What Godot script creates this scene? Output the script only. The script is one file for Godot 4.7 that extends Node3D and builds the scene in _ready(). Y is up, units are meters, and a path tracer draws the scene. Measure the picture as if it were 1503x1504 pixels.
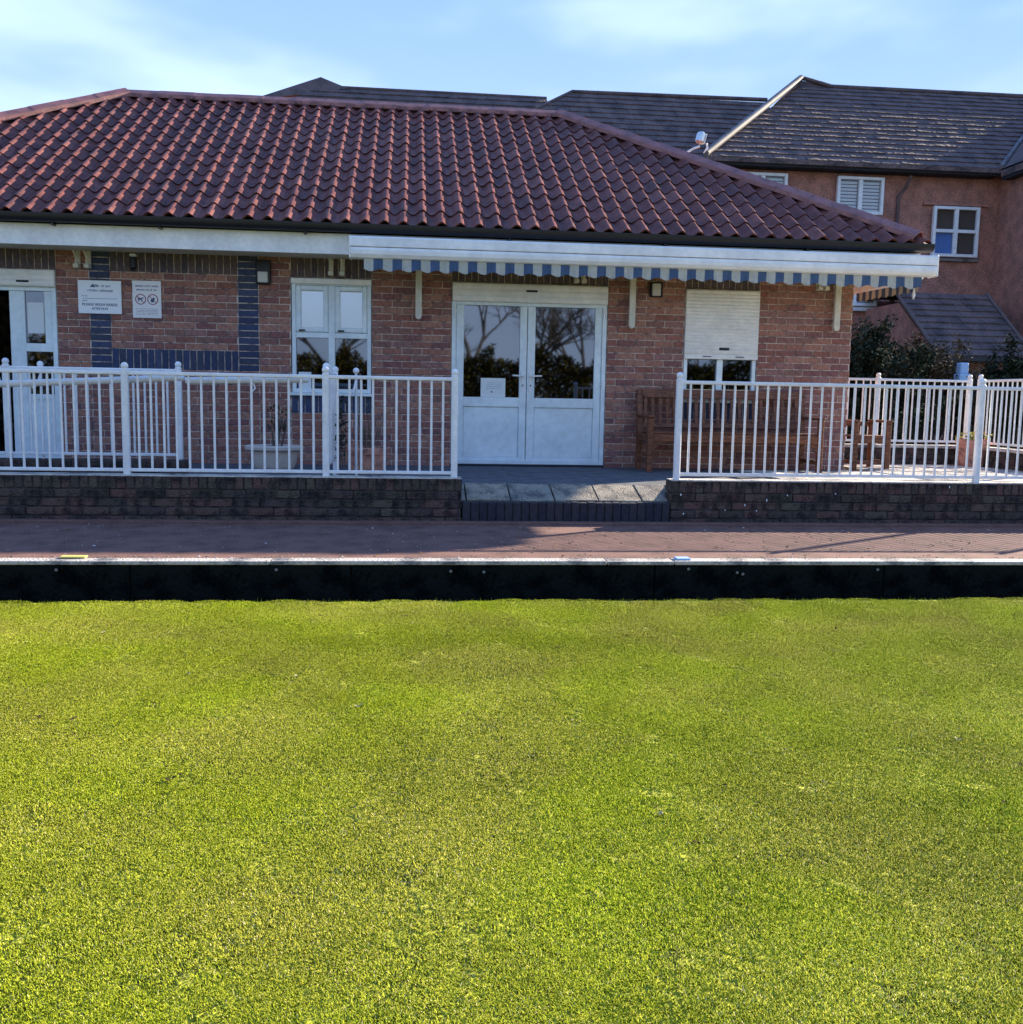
extends Node3D
# Bowls pavilion behind a railed terrace, seen across a bowling green.
# World: x right along the pavilion front, y up (0 = door sill), z towards the viewer; the pavilion front face is z = 0.

const FL := 0.02        # terrace floor
const PATH := -0.285    # tarmac path
const TURF := -0.475    # soil under the grass
const WALL_Z := 2.8     # front face of the terrace walls
const LEFT_X := -9.2

var M := {}
var rng := RandomNumberGenerator.new()
var taken := {}

# ------------------------------------------------------------------ mesh builder
class MB:
	var v := PackedVector3Array()
	var n := PackedVector3Array()
	var c := PackedColorArray()
	var uv := PackedVector2Array()
	var ix := PackedInt32Array()
	var xf := Transform3D.IDENTITY
	var col := Color(1, 1, 1)
	func vert(p: Vector3, nn: Vector3, t := Vector2.ZERO) -> int:
		v.append(xf * p)
		n.append((xf.basis * nn).normalized())
		c.append(col)
		uv.append(t)
		return v.size() - 1
	func tri_i(a: int, b: int, d: int) -> void:
		ix.append(a); ix.append(d); ix.append(b)
	func tri(a: Vector3, b: Vector3, d: Vector3) -> void:      # counter-clockwise seen from outside
		var nn := (b - a).cross(d - a)
		if nn.length_squared() < 1e-16:
			return
		nn = nn.normalized()
		tri_i(vert(a, nn), vert(b, nn), vert(d, nn))
	func quad(a: Vector3, b: Vector3, d: Vector3, e: Vector3) -> void:
		var nn := (b - a).cross(e - a)
		if nn.length_squared() < 1e-16:
			nn = (d - b).cross(e - b)
		if nn.length_squared() < 1e-16:
			return
		nn = nn.normalized()
		var i := vert(a, nn, Vector2(0, 1))
		vert(b, nn, Vector2(1, 1)); vert(d, nn, Vector2(1, 0)); vert(e, nn, Vector2(0, 0))
		tri_i(i, i + 1, i + 2); tri_i(i, i + 2, i + 3)
	func box(lo: Vector3, hi: Vector3, bv := 0.0) -> void:
		if bv <= 0.0:
			var p := [Vector3(lo.x, lo.y, hi.z), Vector3(hi.x, lo.y, hi.z), Vector3(hi.x, hi.y, hi.z), Vector3(lo.x, hi.y, hi.z), Vector3(lo.x, lo.y, lo.z), Vector3(hi.x, lo.y, lo.z), Vector3(hi.x, hi.y, lo.z), Vector3(lo.x, hi.y, lo.z)]
			for f in [[0, 1, 2, 3], [5, 4, 7, 6], [1, 5, 6, 2], [4, 0, 3, 7], [3, 2, 6, 7], [4, 5, 1, 0]]:
				quad(p[f[0]], p[f[1]], p[f[2]], p[f[3]])
			return
		var cen := (lo + hi) / 2.0
		var h := (hi - lo) / 2.0
		bv = minf(bv, minf(h.x, minf(h.y, h.z)) * 0.9)
		var g := h - Vector3(bv, bv, bv)
		for ax in 3:
			var u := (ax + 1) % 3
			var w := (ax + 2) % 3
			for s in [-1.0, 1.0]:
				var q := []
				for k in [[-1, -1], [1, -1], [1, 1], [-1, 1]]:
					var p := Vector3.ZERO
					p[ax] = s * h[ax]; p[u] = k[0] * g[u]; p[w] = k[1] * g[w]
					q.append(cen + p)
				if s > 0: quad(q[0], q[1], q[2], q[3])
				else: quad(q[3], q[2], q[1], q[0])
			for su in [-1.0, 1.0]:
				for sw in [-1.0, 1.0]:
					var a := Vector3.ZERO; var b := Vector3.ZERO; var d := Vector3.ZERO; var e := Vector3.ZERO
					a[ax] = -g[ax]; a[u] = su * h[u]; a[w] = sw * g[w]
					b[ax] = g[ax]; b[u] = su * h[u]; b[w] = sw * g[w]
					d[ax] = g[ax]; d[u] = su * g[u]; d[w] = sw * h[w]
					e[ax] = -g[ax]; e[u] = su * g[u]; e[w] = sw * h[w]
					if su * sw > 0: quad(cen + a, cen + d * 0 + b, cen + d, cen + e) if (b - a).cross(e - a).dot(a + d) > 0 else quad(cen + e, cen + d, cen + b, cen + a)
					else: quad(cen + a, cen + b, cen + d, cen + e) if (b - a).cross(e - a).dot(a + d) > 0 else quad(cen + e, cen + d, cen + b, cen + a)
		for sx in [-1.0, 1.0]:
			for sy in [-1.0, 1.0]:
				for sz in [-1.0, 1.0]:
					var a := cen + Vector3(sx * h.x, sy * g.y, sz * g.z)
					var b := cen + Vector3(sx * g.x, sy * h.y, sz * g.z)
					var d := cen + Vector3(sx * g.x, sy * g.y, sz * h.z)
					if sx * sy * sz > 0: tri(a, b, d)
					else: tri(a, d, b)
	func slab(lo: Vector3, hi: Vector3, bv: float) -> void:      # a brick: bevelled front (+z), four sides, no back
		var a := [Vector3(lo.x + bv, lo.y + bv, hi.z), Vector3(hi.x - bv, lo.y + bv, hi.z), Vector3(hi.x - bv, hi.y - bv, hi.z), Vector3(lo.x + bv, hi.y - bv, hi.z)]
		var b := [Vector3(lo.x, lo.y, hi.z - bv), Vector3(hi.x, lo.y, hi.z - bv), Vector3(hi.x, hi.y, hi.z - bv), Vector3(lo.x, hi.y, hi.z - bv)]
		var e := [Vector3(lo.x, lo.y, lo.z), Vector3(hi.x, lo.y, lo.z), Vector3(hi.x, hi.y, lo.z), Vector3(lo.x, hi.y, lo.z)]
		quad(a[0], a[1], a[2], a[3])
		for i in 4:
			var j := (i + 1) % 4
			quad(b[i], b[j], a[j], a[i])
			quad(e[i], e[j], b[j], b[i])
	func tube(pts: Array, radii: Array, sides := 10, caps := true) -> void:
		var rings := []
		var up := Vector3(0, 1, 0)
		for i in pts.size():
			var d: Vector3 = (pts[mini(i + 1, pts.size() - 1)] - pts[maxi(i - 1, 0)]).normalized()
			if absf(d.dot(up)) > 0.95: up = Vector3(1, 0, 0) if absf(d.x) < 0.8 else Vector3(0, 0, 1)
			var s := d.cross(up).normalized()
			var w := d.cross(s).normalized()
			up = -w
			var ring := []
			for k in sides:
				var an := TAU * k / sides
				var nn := s * cos(an) + w * sin(an)
				ring.append(vert(pts[i] + nn * float(radii[i]), nn))
			rings.append(ring)
		for i in pts.size() - 1:
			for k in sides:
				var k2 := (k + 1) % sides
				tri_i(rings[i][k], rings[i][k2], rings[i + 1][k2])
				tri_i(rings[i][k], rings[i + 1][k2], rings[i + 1][k])
		if caps:
			for e in [0, pts.size() - 1]:
				var d: Vector3 = (pts[0] - pts[1]).normalized() if e == 0 else (pts[e] - pts[e - 1]).normalized()
				var cc := vert(pts[e], d)
				var first := v.size()
				for k in sides:
					var src: int = rings[e][k]
					v.append(v[src]); n.append((xf.basis * d).normalized()); c.append(col); uv.append(Vector2.ZERO)
				for k in sides:
					var k2 := (k + 1) % sides
					if e == 0: tri_i(cc, first + k2, first + k)
					else: tri_i(cc, first + k, first + k2)
	func ball(cen: Vector3, r: Vector3, nu := 12, nv := 8) -> void:
		var first := v.size()
		for i in nv + 1:
			var ph := PI * i / nv
			for k in nu + 1:
				var th := TAU * k / nu
				var d := Vector3(sin(ph) * cos(th), cos(ph), sin(ph) * sin(th))
				vert(cen + d * r, d / r)
		for i in nv:
			for k in nu:
				var a := first + i * (nu + 1) + k
				var b := a + nu + 1
				tri_i(a, a + 1, b + 1); tri_i(a, b + 1, b)
	func lathe(cen: Vector3, prof: Array, sides := 28, sx := 1.0, sz := 1.0) -> void:     # prof: [radius, height]
		for i in prof.size() - 1:
			var p0: Array = prof[i]
			var p1: Array = prof[i + 1]
			var dn := Vector2(p1[1] - p0[1], p0[0] - p1[0]).normalized()
			var first := v.size()
			for k in sides + 1:
				var th := TAU * k / sides
				var o := Vector3(cos(th) * sx, 0, sin(th) * sz)
				var nn := Vector3(cos(th) * dn.x / sx, dn.y, sin(th) * dn.x / sz)
				vert(cen + o * float(p0[0]) + Vector3(0, p0[1], 0), nn)
				vert(cen + o * float(p1[0]) + Vector3(0, p1[1], 0), nn)
			for k in sides:
				var a := first + k * 2
				tri_i(a, a + 1, a + 3); tri_i(a, a + 3, a + 2)
	func prism_x(prof: Array, x0: float, x1: float) -> void:     # prof: (z, y) points, counter-clockwise seen from +x
		var m := prof.size()
		for i in m:
			var a: Vector2 = prof[i]
			var b: Vector2 = prof[(i + 1) % m]
			quad(Vector3(x1, a.y, a.x), Vector3(x0, a.y, a.x), Vector3(x0, b.y, b.x), Vector3(x1, b.y, b.x))
		var pts := PackedVector2Array(prof)
		var t := Geometry2D.triangulate_polygon(pts)
		for i in range(0, t.size(), 3):
			var q := []
			for k in 3: q.append(pts[t[i + k]])
			for x in [x0, x1]:
				var a := Vector3(x, q[0].y, q[0].x); var b := Vector3(x, q[1].y, q[1].x); var d := Vector3(x, q[2].y, q[2].x)
				if (((b - a).cross(d - a)).x > 0) == (x == x1): tri(a, b, d)
				else: tri(a, d, b)
	func mesh() -> ArrayMesh:
		var arr := []
		arr.resize(Mesh.ARRAY_MAX)
		arr[Mesh.ARRAY_VERTEX] = v; arr[Mesh.ARRAY_NORMAL] = n; arr[Mesh.ARRAY_COLOR] = c; arr[Mesh.ARRAY_TEX_UV] = uv; arr[Mesh.ARRAY_INDEX] = ix
		var m := ArrayMesh.new()
		m.add_surface_from_arrays(Mesh.PRIMITIVE_TRIANGLES, arr)
		return m

# ------------------------------------------------------------------ scene helpers
func numbered(s: String) -> String:
	if not taken.has(s):
		taken[s] = 0
		return s
	taken[s] += 1
	return "%s_%03d" % [s, taken[s]]

func tag(o: Node3D, label: String, category := "", group := "", kind := "") -> Node3D:
	if label: o.set_meta("label", label)
	if category: o.set_meta("category", category)
	if group: o.set_meta("group", group)
	if kind: o.set_meta("kind", kind)
	return o

func thing(called: String, at: Vector3, label: String, category: String, group := "") -> Node3D:
	var o := Node3D.new()
	o.name = numbered(called)
	add_child(o)
	o.position = at
	tag(o, label, category, group)
	return o

func put(mesh: Mesh, called: String, m: Material, parent: Node3D, at := Vector3.ZERO) -> MeshInstance3D:
	var o := MeshInstance3D.new()
	o.mesh = mesh
	o.material_override = m
	o.name = called
	parent.add_child(o, true)
	o.position = at
	return o

func top(mesh: Mesh, called: String, m: Material, at := Vector3.ZERO) -> MeshInstance3D:
	return put(mesh, numbered(called), m, self, at)

func bx(lo: Vector3, hi: Vector3, bv := 0.0) -> ArrayMesh:
	var b := MB.new()
	b.box(lo, hi, bv)
	return b.mesh()

func tb(pts: Array, radii: Array, sides := 10) -> ArrayMesh:
	var b := MB.new()
	b.tube(pts, radii, sides)
	return b.mesh()

func V(x: float, y: float, z: float) -> Vector3:
	return Vector3(x, y, z)

func lin(r: float, g: float, b: float) -> Color:
	return Color(r, g, b).linear_to_srgb()

# ------------------------------------------------------------------ textures and materials
func noise(seed_: int, freq: float, octaves := 4, kind := FastNoiseLite.TYPE_SIMPLEX_SMOOTH) -> FastNoiseLite:
	var f := FastNoiseLite.new()
	f.noise_type = kind
	f.seed = seed_
	f.frequency = freq
	f.fractal_octaves = octaves
	return f

# albedo multiplier around 1: coarse patches + fine grain, as a grey-ish tint (values stored as sRGB)
func grain_tex(seed_: int, size: int, coarse: float, fine: float, amp_c: float, amp_f: float, tint := Vector3(1, 1, 1), speck := 0.0) -> ImageTexture:
	var a := noise(seed_, coarse).get_seamless_image(size, size)
	var b := noise(seed_ + 1, fine, 3).get_seamless_image(size, size)
	var im := Image.create(size, size, true, Image.FORMAT_RGB8)
	var r := RandomNumberGenerator.new()
	r.seed = seed_
	for y in size:
		for x in size:
			var p := a.get_pixel(x, y).r - 0.5
			var q := b.get_pixel(x, y).r - 0.5
			var k := 0.89 + p * amp_c + q * amp_f + (r.randf() - 0.5) * speck
			var t := p * amp_c
			im.set_pixel(x, y, Color(clampf(k + t * (tint.x - 1.0), 0, 1), clampf(k + t * (tint.y - 1.0), 0, 1), clampf(k + t * (tint.z - 1.0), 0, 1)))
	im.generate_mipmaps()
	return ImageTexture.create_from_image(im)

func bump_tex(seed_: int, size: int, freq: float, octaves := 4, strength := 4.0) -> ImageTexture:
	var a := noise(seed_, freq, octaves).get_seamless_image(size, size)
	a.convert(Image.FORMAT_RGBA8)
	a.bump_map_to_normal_map(strength)
	a.generate_mipmaps()
	return ImageTexture.create_from_image(a)

func mat(color: Color, rough: float, tex: Texture2D = null, scale := 1.0, nrm: Texture2D = null, nscale := 1.0, world := false) -> StandardMaterial3D:
	var m := StandardMaterial3D.new()
	m.albedo_color = color
	if tex:
		var l := color.srgb_to_linear() * 1.28
		m.albedo_color = Color(minf(l.r, 1.0), minf(l.g, 1.0), minf(l.b, 1.0)).linear_to_srgb()
	m.roughness = rough
	m.metallic_specular = 0.4
	if tex:
		m.albedo_texture = tex
	if nrm:
		m.normal_enabled = true
		m.normal_texture = nrm
		m.normal_scale = nscale
	if tex or nrm:
		m.uv1_triplanar = true
		m.uv1_world_triplanar = world
		m.uv1_scale = Vector3(scale, scale, scale)
	return m

func make_materials() -> void:
	var brick_t := grain_tex(11, 256, 0.012, 0.09, 0.26, 0.32, Vector3(1.1, 0.9, 0.85), 0.10)
	var rough_n := bump_tex(12, 256, 0.07, 4, 5.0)
	var fine_n := bump_tex(13, 256, 0.2, 3, 4.0)
	var soft_t := grain_tex(14, 256, 0.008, 0.05, 0.09, 0.07, Vector3(1.05, 1, 0.9), 0.03)
	var dirt_t := grain_tex(15, 512, 0.006, 0.05, 0.9, 0.5, Vector3(1.05, 1.0, 0.85), 0.08)
	var tile_t := grain_tex(18, 512, 0.008, 0.07, 0.5, 0.4, Vector3(1.1, 0.95, 0.85), 0.06)
	var tar_t := grain_tex(16, 512, 0.006, 0.12, 0.35, 0.6, Vector3(1.0, 1.0, 1.0), 0.28)
	var wood_n := noise(17, 0.02, 4)
	var wim := Image.create(256, 256, true, Image.FORMAT_RGB8)
	for y in 256:
		for x in 256:
			var k := 0.72 + 0.28 * sin((y + 22.0 * wood_n.get_noise_2d(x * 0.6, y * 2.0)) * 0.5) * 0.5 + 0.22 * wood_n.get_noise_2d(x * 0.35, y * 9.0)
			wim.set_pixel(x, y, Color(clampf(k, 0, 1), clampf(k * 0.96, 0, 1), clampf(k * 0.9, 0, 1)))
	wim.generate_mipmaps()
	var wood_t := ImageTexture.create_from_image(wim)
	# bricks
	var reds := [[0.30, 0.135, 0.10], [0.26, 0.11, 0.085], [0.33, 0.16, 0.115], [0.22, 0.10, 0.09], [0.28, 0.145, 0.125], [0.35, 0.18, 0.13], [0.24, 0.125, 0.10]]
	M.bricks = []
	for r in reds: M.bricks.append(mat(lin(r[0] * 1.0, r[1] * 0.98, r[2] * 1.0), 0.9, brick_t, 5.0, rough_n, 0.7, true))
	M.blue_bricks = []
	for r in [[0.030, 0.045, 0.11], [0.024, 0.035, 0.085], [0.040, 0.055, 0.115], [0.034, 0.043, 0.082]]: M.blue_bricks.append(mat(lin(r[0], r[1], r[2]), 0.55, brick_t, 5.0, rough_n, 0.4, true))
	M.soldiers = []
	for r in [[0.10, 0.075, 0.085], [0.085, 0.065, 0.08], [0.12, 0.085, 0.085]]: M.soldiers.append(mat(lin(r[0], r[1], r[2]), 0.8, brick_t, 5.0, rough_n, 0.6, true))
	M.old_bricks = []
	for r in [[0.0756, 0.054, 0.0446], [0.0612, 0.0432, 0.0396], [0.09, 0.0576, 0.0468], [0.054, 0.0432, 0.036], [0.0792, 0.0634, 0.0475], [0.0936, 0.0518, 0.0446]]: M.old_bricks.append(mat(lin(r[0], r[1], r[2]), 0.95, dirt_t, 2.2, rough_n, 1.0, true))
	M.step_bricks = []
	for r in [[0.030, 0.030, 0.040], [0.024, 0.025, 0.036], [0.036, 0.034, 0.042]]: M.step_bricks.append(mat(lin(r[0], r[1], r[2]), 0.8, brick_t, 4.0, rough_n, 0.8, true))
	M.mortar = mat(lin(0.46, 0.375, 0.32), 0.95, dirt_t, 2.0, rough_n, 0.8, true)
	M.old_mortar = mat(lin(0.05, 0.042, 0.04), 0.98, dirt_t, 2.0, rough_n, 1.0, true)
	# roof
	M.tiles = []
	for r in [[0.175, 0.070, 0.060], [0.148, 0.060, 0.054], [0.21, 0.088, 0.074], [0.135, 0.062, 0.057], [0.165, 0.064, 0.054]]:
		var m := mat(lin(r[0], r[1], r[2]), 0.40, tile_t, 1.6, fine_n, 0.3, true)
		m.metallic_specular = 0.14
		M.tiles.append(m)
	M.ridge = mat(lin(0.27, 0.115, 0.105), 0.55, tile_t, 1.4, fine_n, 0.5, true)
	M.slate = mat(lin(0.13, 0.09, 0.085), 0.85, tile_t, 0.35, rough_n, 0.6, true)
	M.slate_edge = mat(lin(0.16, 0.145, 0.15), 0.7, dirt_t, 0.5, null, 1.0, true)
	M.far_brick = mat(lin(0.38, 0.18, 0.135), 0.95, brick_t, 0.6, rough_n, 0.6, true)
	# paint, plastic and metal
	M.white = mat(lin(0.86, 0.87, 0.88), 0.4, soft_t, 0.8, null, 1.0, true)
	M.fascia = mat(lin(0.80, 0.83, 0.87), 0.5, soft_t, 1.2, null, 1.0, true)
	M.rail = mat(lin(0.88, 0.89, 0.90), 0.38, soft_t, 1.5, null, 1.0, true)
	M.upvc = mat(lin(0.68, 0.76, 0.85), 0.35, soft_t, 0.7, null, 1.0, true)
	M.shutter = mat(lin(0.78, 0.76, 0.71), 0.5, soft_t, 0.9, null, 1.0, true)
	M.cream = mat(lin(0.62, 0.59, 0.50), 0.6, soft_t, 2.0, null, 1.0, true)
	M.black = mat(lin(0.018, 0.017, 0.022), 0.35)
	M.black_matt = mat(lin(0.006, 0.008, 0.008), 0.95, dirt_t, 1.2, rough_n, 0.5, true)
	M.black_matt.metallic_specular = 0.1
	M.dark_gap = mat(lin(0.02, 0.022, 0.03), 0.7)
	M.lens = mat(lin(0.55, 0.54, 0.50), 0.3)
	M.steel = mat(lin(0.62, 0.64, 0.64), 0.25)
	M.steel.metallic = 0.9
	M.bolt = mat(lin(0.16, 0.16, 0.15), 0.6)
	M.glass = StandardMaterial3D.new()
	M.glass.albedo_color = Color(lin(0.13, 0.14, 0.16), 0.85)
	M.glass.metallic = 1.0
	M.glass.roughness = 0.022
	M.glass.transparency = BaseMaterial3D.TRANSPARENCY_ALPHA
	M.far_glass = M.glass.duplicate()
	M.far_glass.metallic = 0.0
	M.far_glass.albedo_color = Color(lin(0.05, 0.055, 0.06), 0.12)
	M.frosted = mat(lin(0.55, 0.60, 0.65), 0.28)
	M.frosted.metallic = 0.85
	M.paper = mat(lin(0.72, 0.74, 0.74), 0.8)
	M.ink = mat(lin(0.06, 0.09, 0.18), 0.8)
	M.red_ink = mat(lin(0.30, 0.10, 0.15), 0.8)
	M.room = mat(lin(0.10, 0.085, 0.07), 0.9)
	# awning cloth
	M.cloth = mat(Color(1, 1, 1), 0.9, soft_t, 3.0, fine_n, 0.3)
	M.cloth.vertex_color_use_as_albedo = true
	M.cloth.backlight = Color(1.0, 0.82, 0.60)
	M.cloth.cull_mode = BaseMaterial3D.CULL_DISABLED
	# ground
	M.path = mat(lin(0.165, 0.085, 0.068), 0.97, tar_t, 0.9, null, 1.0, true)
	M.tarmac = mat(lin(0.115, 0.12, 0.135), 0.95, tar_t, 1.3, fine_n, 1.0, true)
	M.concrete = mat(lin(0.62, 0.58, 0.52), 0.9, dirt_t, 0.7, fine_n, 0.6, true)
	M.slabs = []
	for r in [[0.24, 0.225, 0.20], [0.27, 0.25, 0.215], [0.21, 0.205, 0.19]]: M.slabs.append(mat(lin(r[0] * 1.1, r[1] * 1.02, r[2] * 0.9), 0.95, dirt_t, 1.1, fine_n, 1.0, true))
	M.paving = mat(lin(0.50, 0.45, 0.39), 0.95, dirt_t, 0.6, fine_n, 0.8, true)
	M.coping_strip = mat(lin(0.36, 0.33, 0.295), 0.85, dirt_t, 0.9, fine_n, 0.5, true)
	M.soil = mat(lin(0.045, 0.035, 0.022), 1.0, dirt_t, 1.5, rough_n, 1.5, true)
	M.turf = mat(lin(0.25, 0.265, 0.025), 1.0, dirt_t, 0.9, rough_n, 1.5, true)
	M.rough_ground = mat(lin(0.09, 0.10, 0.045), 1.0, dirt_t, 0.12, rough_n, 1.0, true)
	M.grass = mat(Color(1, 1, 1), 0.85)
	M.grass.vertex_color_use_as_albedo = true
	M.grass.backlight = Color(0.95, 1.0, 0.45)
	M.grass.cull_mode = BaseMaterial3D.CULL_DISABLED
	M.grass.metallic_specular = 0.12
	# wood, pots and plants
	M.wood = mat(lin(0.24, 0.10, 0.055), 0.7, wood_t, 1.5, null, 1.0, true)
	M.wood_back = mat(lin(0.24, 0.115, 0.085), 0.75, wood_t, 1.5, null, 1.0, true)
	M.wood_dark = mat(lin(0.12, 0.055, 0.035), 0.75, wood_t, 1.5, null, 1.0, true)
	M.terracotta = mat(lin(0.52, 0.25, 0.18), 0.9, dirt_t, 2.0, fine_n, 0.5, true)
	M.stone_pot = mat(lin(0.62, 0.53, 0.45), 0.85, soft_t, 2.0, fine_n, 0.5, true)
	M.leaf = mat(Color(1, 1, 1), 0.9)
	M.leaf.metallic_specular = 0.1
	M.leaf.vertex_color_use_as_albedo = true
	M.leaf.backlight = Color(0.25, 0.3, 0.12)
	M.leaf.cull_mode = BaseMaterial3D.CULL_DISABLED
	M.bark = mat(lin(0.10, 0.085, 0.07), 0.95, dirt_t, 1.5, rough_n, 1.0)
	M.yellow = mat(lin(0.75, 0.62, 0.16), 0.6)
	M.blue_plate = mat(lin(0.34, 0.52, 0.76), 0.6)
	M.blue_blind = mat(lin(0.10, 0.28, 0.72), 0.6)
	M.blind = mat(lin(0.74, 0.77, 0.80), 0.7)

# ------------------------------------------------------------------ setting
func set_camera_and_light() -> void:
	var cam := Camera3D.new()
	cam.name = "camera"
	cam.fov = 55.48
	cam.near = 0.05
	cam.far = 2000.0
	cam.position = V(-1.3096, 0.7994, 11.2183)
	cam.rotation_degrees = V(-6.627, -5.901, 1.022)
	add_child(cam)
	cam.current = true

	var env := Environment.new()
	env.background_mode = Environment.BG_SKY
	env.tonemap_mode = Environment.TONE_MAPPER_LINEAR
	env.tonemap_exposure = 3.0
	env.sdfgi_enabled = true
	env.ssao_enabled = true
	env.ssil_enabled = true
	var sm := ProceduralSkyMaterial.new()
	sm.sky_top_color = lin(0.041, 0.125, 0.345)
	sm.sky_horizon_color = lin(0.31, 0.40, 0.53)
	sm.sky_curve = 0.25
	sm.sky_energy_multiplier = 1.0
	sm.ground_bottom_color = lin(0.10, 0.11, 0.06)
	sm.ground_horizon_color = lin(0.22, 0.24, 0.22)
	sm.sun_angle_max = 25.0
	sm.sun_curve = 0.1
	sm.sky_cover = cloud_cover()
	sm.sky_cover_modulate = Color(1, 1, 1, 1)
	var sky := Sky.new()
	sky.sky_material = sm
	env.sky = sky
	var we := WorldEnvironment.new()
	we.name = "world_environment"
	we.environment = env
	add_child(we)

	var sun := DirectionalLight3D.new()
	sun.name = "sun"
	sun.light_energy = 1.6
	sun.light_color = Color(1.0, 0.94, 0.84)
	sun.light_angular_distance = 0.75
	sun.shadow_enabled = true
	add_child(sun)
	sun.look_at_from_position(V(0.765, 0.393, -0.510) * 50.0, Vector3.ZERO)

func cloud_cover() -> ImageTexture:
	var w := 2048
	var h := 1024
	var im := Image.create(w, h, false, Image.FORMAT_RGBA8)
	var a := noise(5, 1.0, 5)
	var b := noise(9, 1.0, 4)
	for y in h / 2:
		var el := (0.5 - (y + 0.5) / h) * PI
		for x in w:
			var az := (x + 0.5) / w * TAU
			var d := Vector3(cos(el) * cos(az), sin(el), cos(el) * sin(az))
			# thin level streaks, slightly tilted
			var yy := d.y + 0.16 * d.x
			var k := a.get_noise_3d(d.x * 1.5, yy * 5.5, d.z * 1.5) * 0.8 + b.get_noise_3d(d.x * 4.5, yy * 15.0, d.z * 4.5) * 0.28
			k = smoothstep(-0.16, 0.5, k)
			if k > 0.003:
				im.set_pixel(x, y, Color(0.55, 0.55, 0.55, k * 0.42))
	return ImageTexture.create_from_image(im)

func build_setting() -> void:
	var g := MB.new()
	g.quad(V(-600, -0.68, 600), V(600, -0.68, 600), V(600, -0.68, -600), V(-600, -0.68, -600))
	tag(top(g.mesh(), "ground", M.rough_ground), "rough ground around the green and the buildings", "", "", "structure")
	# turf of the green, a raised block
	tag(top(bx(V(-20, -0.66, 5.19), V(20, TURF, 27)), "bowling_green", M.turf), "level turf of the bowling green", "", "", "structure")
	# path and its edging
	tag(top(bx(V(-22, -0.67, 2.7), V(22, PATH, 4.79)), "path", M.path), "reddish tarmac path between the green and the terrace", "", "", "structure")
	var b := Node3D.new()
	b.name = "ditch_bank"
	add_child(b)
	tag(b, "black ditch bank with a pale concrete edge along the green", "", "", "structure")
	var xs := [-9.0, -6.6, -4.35, -2.22, 0.0, 0.46, 2.6, 5.0, 8.0]
	for i in xs.size() - 1:
		put(bx(V(xs[i] + 0.003, PATH - 0.012, 4.735), V(xs[i + 1] - 0.003, PATH + 0.012 + 0.002 * (i % 2), 4.872), 0.004), "edge_strip", M.coping_strip, b)
	var bs := [-9.0, -6.0, -3.1, -1.7, 0.33, 1.95, 4.2, 8.0]
	for i in bs.size() - 1:
		put(bx(V(bs[i] + 0.004, -0.66, 4.80 + 0.004 * (i % 3)), V(bs[i + 1] - 0.004, PATH - 0.015, 4.858 + 0.004 * (i % 3)), 0.004), "bank_board", M.black_matt, b)
	for p in [[-3.55, -0.33], [-2.18, -0.33], [-1.05, -0.34], [-0.83, -0.345], [0.56, -0.325], [0.90, -0.35], [0.94, -0.36], [1.9, -0.33]]:
		var m := MB.new()
		m.ball(V(p[0], p[1], 4.868), V(0.011, 0.011, 0.005), 8, 5)
		put(m.mesh(), "bolt_head", M.bolt, b)
	tag(top(bx(V(-20, -0.67, 4.83), V(20, -0.60, 5.2)), "ditch", M.soil), "dark ditch at the edge of the green", "", "", "structure")
	# terrace
	var t := MB.new()
	t.box(V(-12, -0.66, -9), V(6.05, FL, 2.30))
	t.box(V(-12, -0.66, 2.301), V(-0.95, FL, 2.62))
	t.box(V(1.06, -0.66, 2.301), V(6.05, FL, 2.62))
	tag(top(t.mesh(), "terrace_floor", M.tarmac), "dark tarmac terrace in front of the pavilion", "", "", "structure")
	var sl := Node3D.new()
	sl.name = "terrace_paving"
	add_child(sl)
	tag(sl, "pale paving slabs at the sunny right end of the terrace", "", "", "structure")
	var k := 0
	for i in 9:
		for j in 8:
			var x := 2.42 + i * 0.40
			var z := -1.0 + j * 0.45
			if z < 0.1 and x < 3.9: continue
			if x > 5.7: continue
			put(bx(V(x, FL + 0.001, z), V(x + 0.392, FL + 0.016 + 0.003 * ((i * 3 + j) % 3), z + 0.442), 0.004), "paving_slab", M.paving, sl)
			k += 1
	# sloping slabs at the entrance
	var sp := Node3D.new()
	sp.name = "entrance_paving"
	add_child(sp)
	tag(sp, "sloping row of paving slabs between the two terrace walls", "", "", "structure")
	var slope := atan2(0.122, 0.44)
	for i in 6:
		var x0 := -0.94 + i * 0.395 - (0.28 if i == 0 else 0.28)
		var m := MB.new()
		m.xf = Transform3D(Basis(V(1, 0, 0), slope), V(0, FL + 0.004, 2.28))
		var lo := maxf(x0, -0.945)
		var hi := minf(x0 + 0.385, 1.05)
		if hi - lo > 0.03:
			m.box(V(lo, -0.04, 0.004), V(hi, 0.002 * (i % 2), 0.425), 0.006)
			put(m.mesh(), "paving_slab", M.slabs[i % 3], sp)
	var bed := MB.new()
	bed.prism_x([Vector2(2.28, -0.66), Vector2(2.70, -0.66), Vector2(2.70, -0.135), Vector2(2.28, FL - 0.028)], -0.95, 1.06)
	put(bed.mesh(), "bedding", M.soil, sp)

# ------------------------------------------------------------------ brick walls
func brick_mesh(w: float, h: float, depth: float, bv := 0.004) -> ArrayMesh:
	var b := MB.new()
	b.slab(V(-w / 2, -h / 2, -depth), V(w / 2, h / 2, 0), bv)
	return b.mesh()

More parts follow.
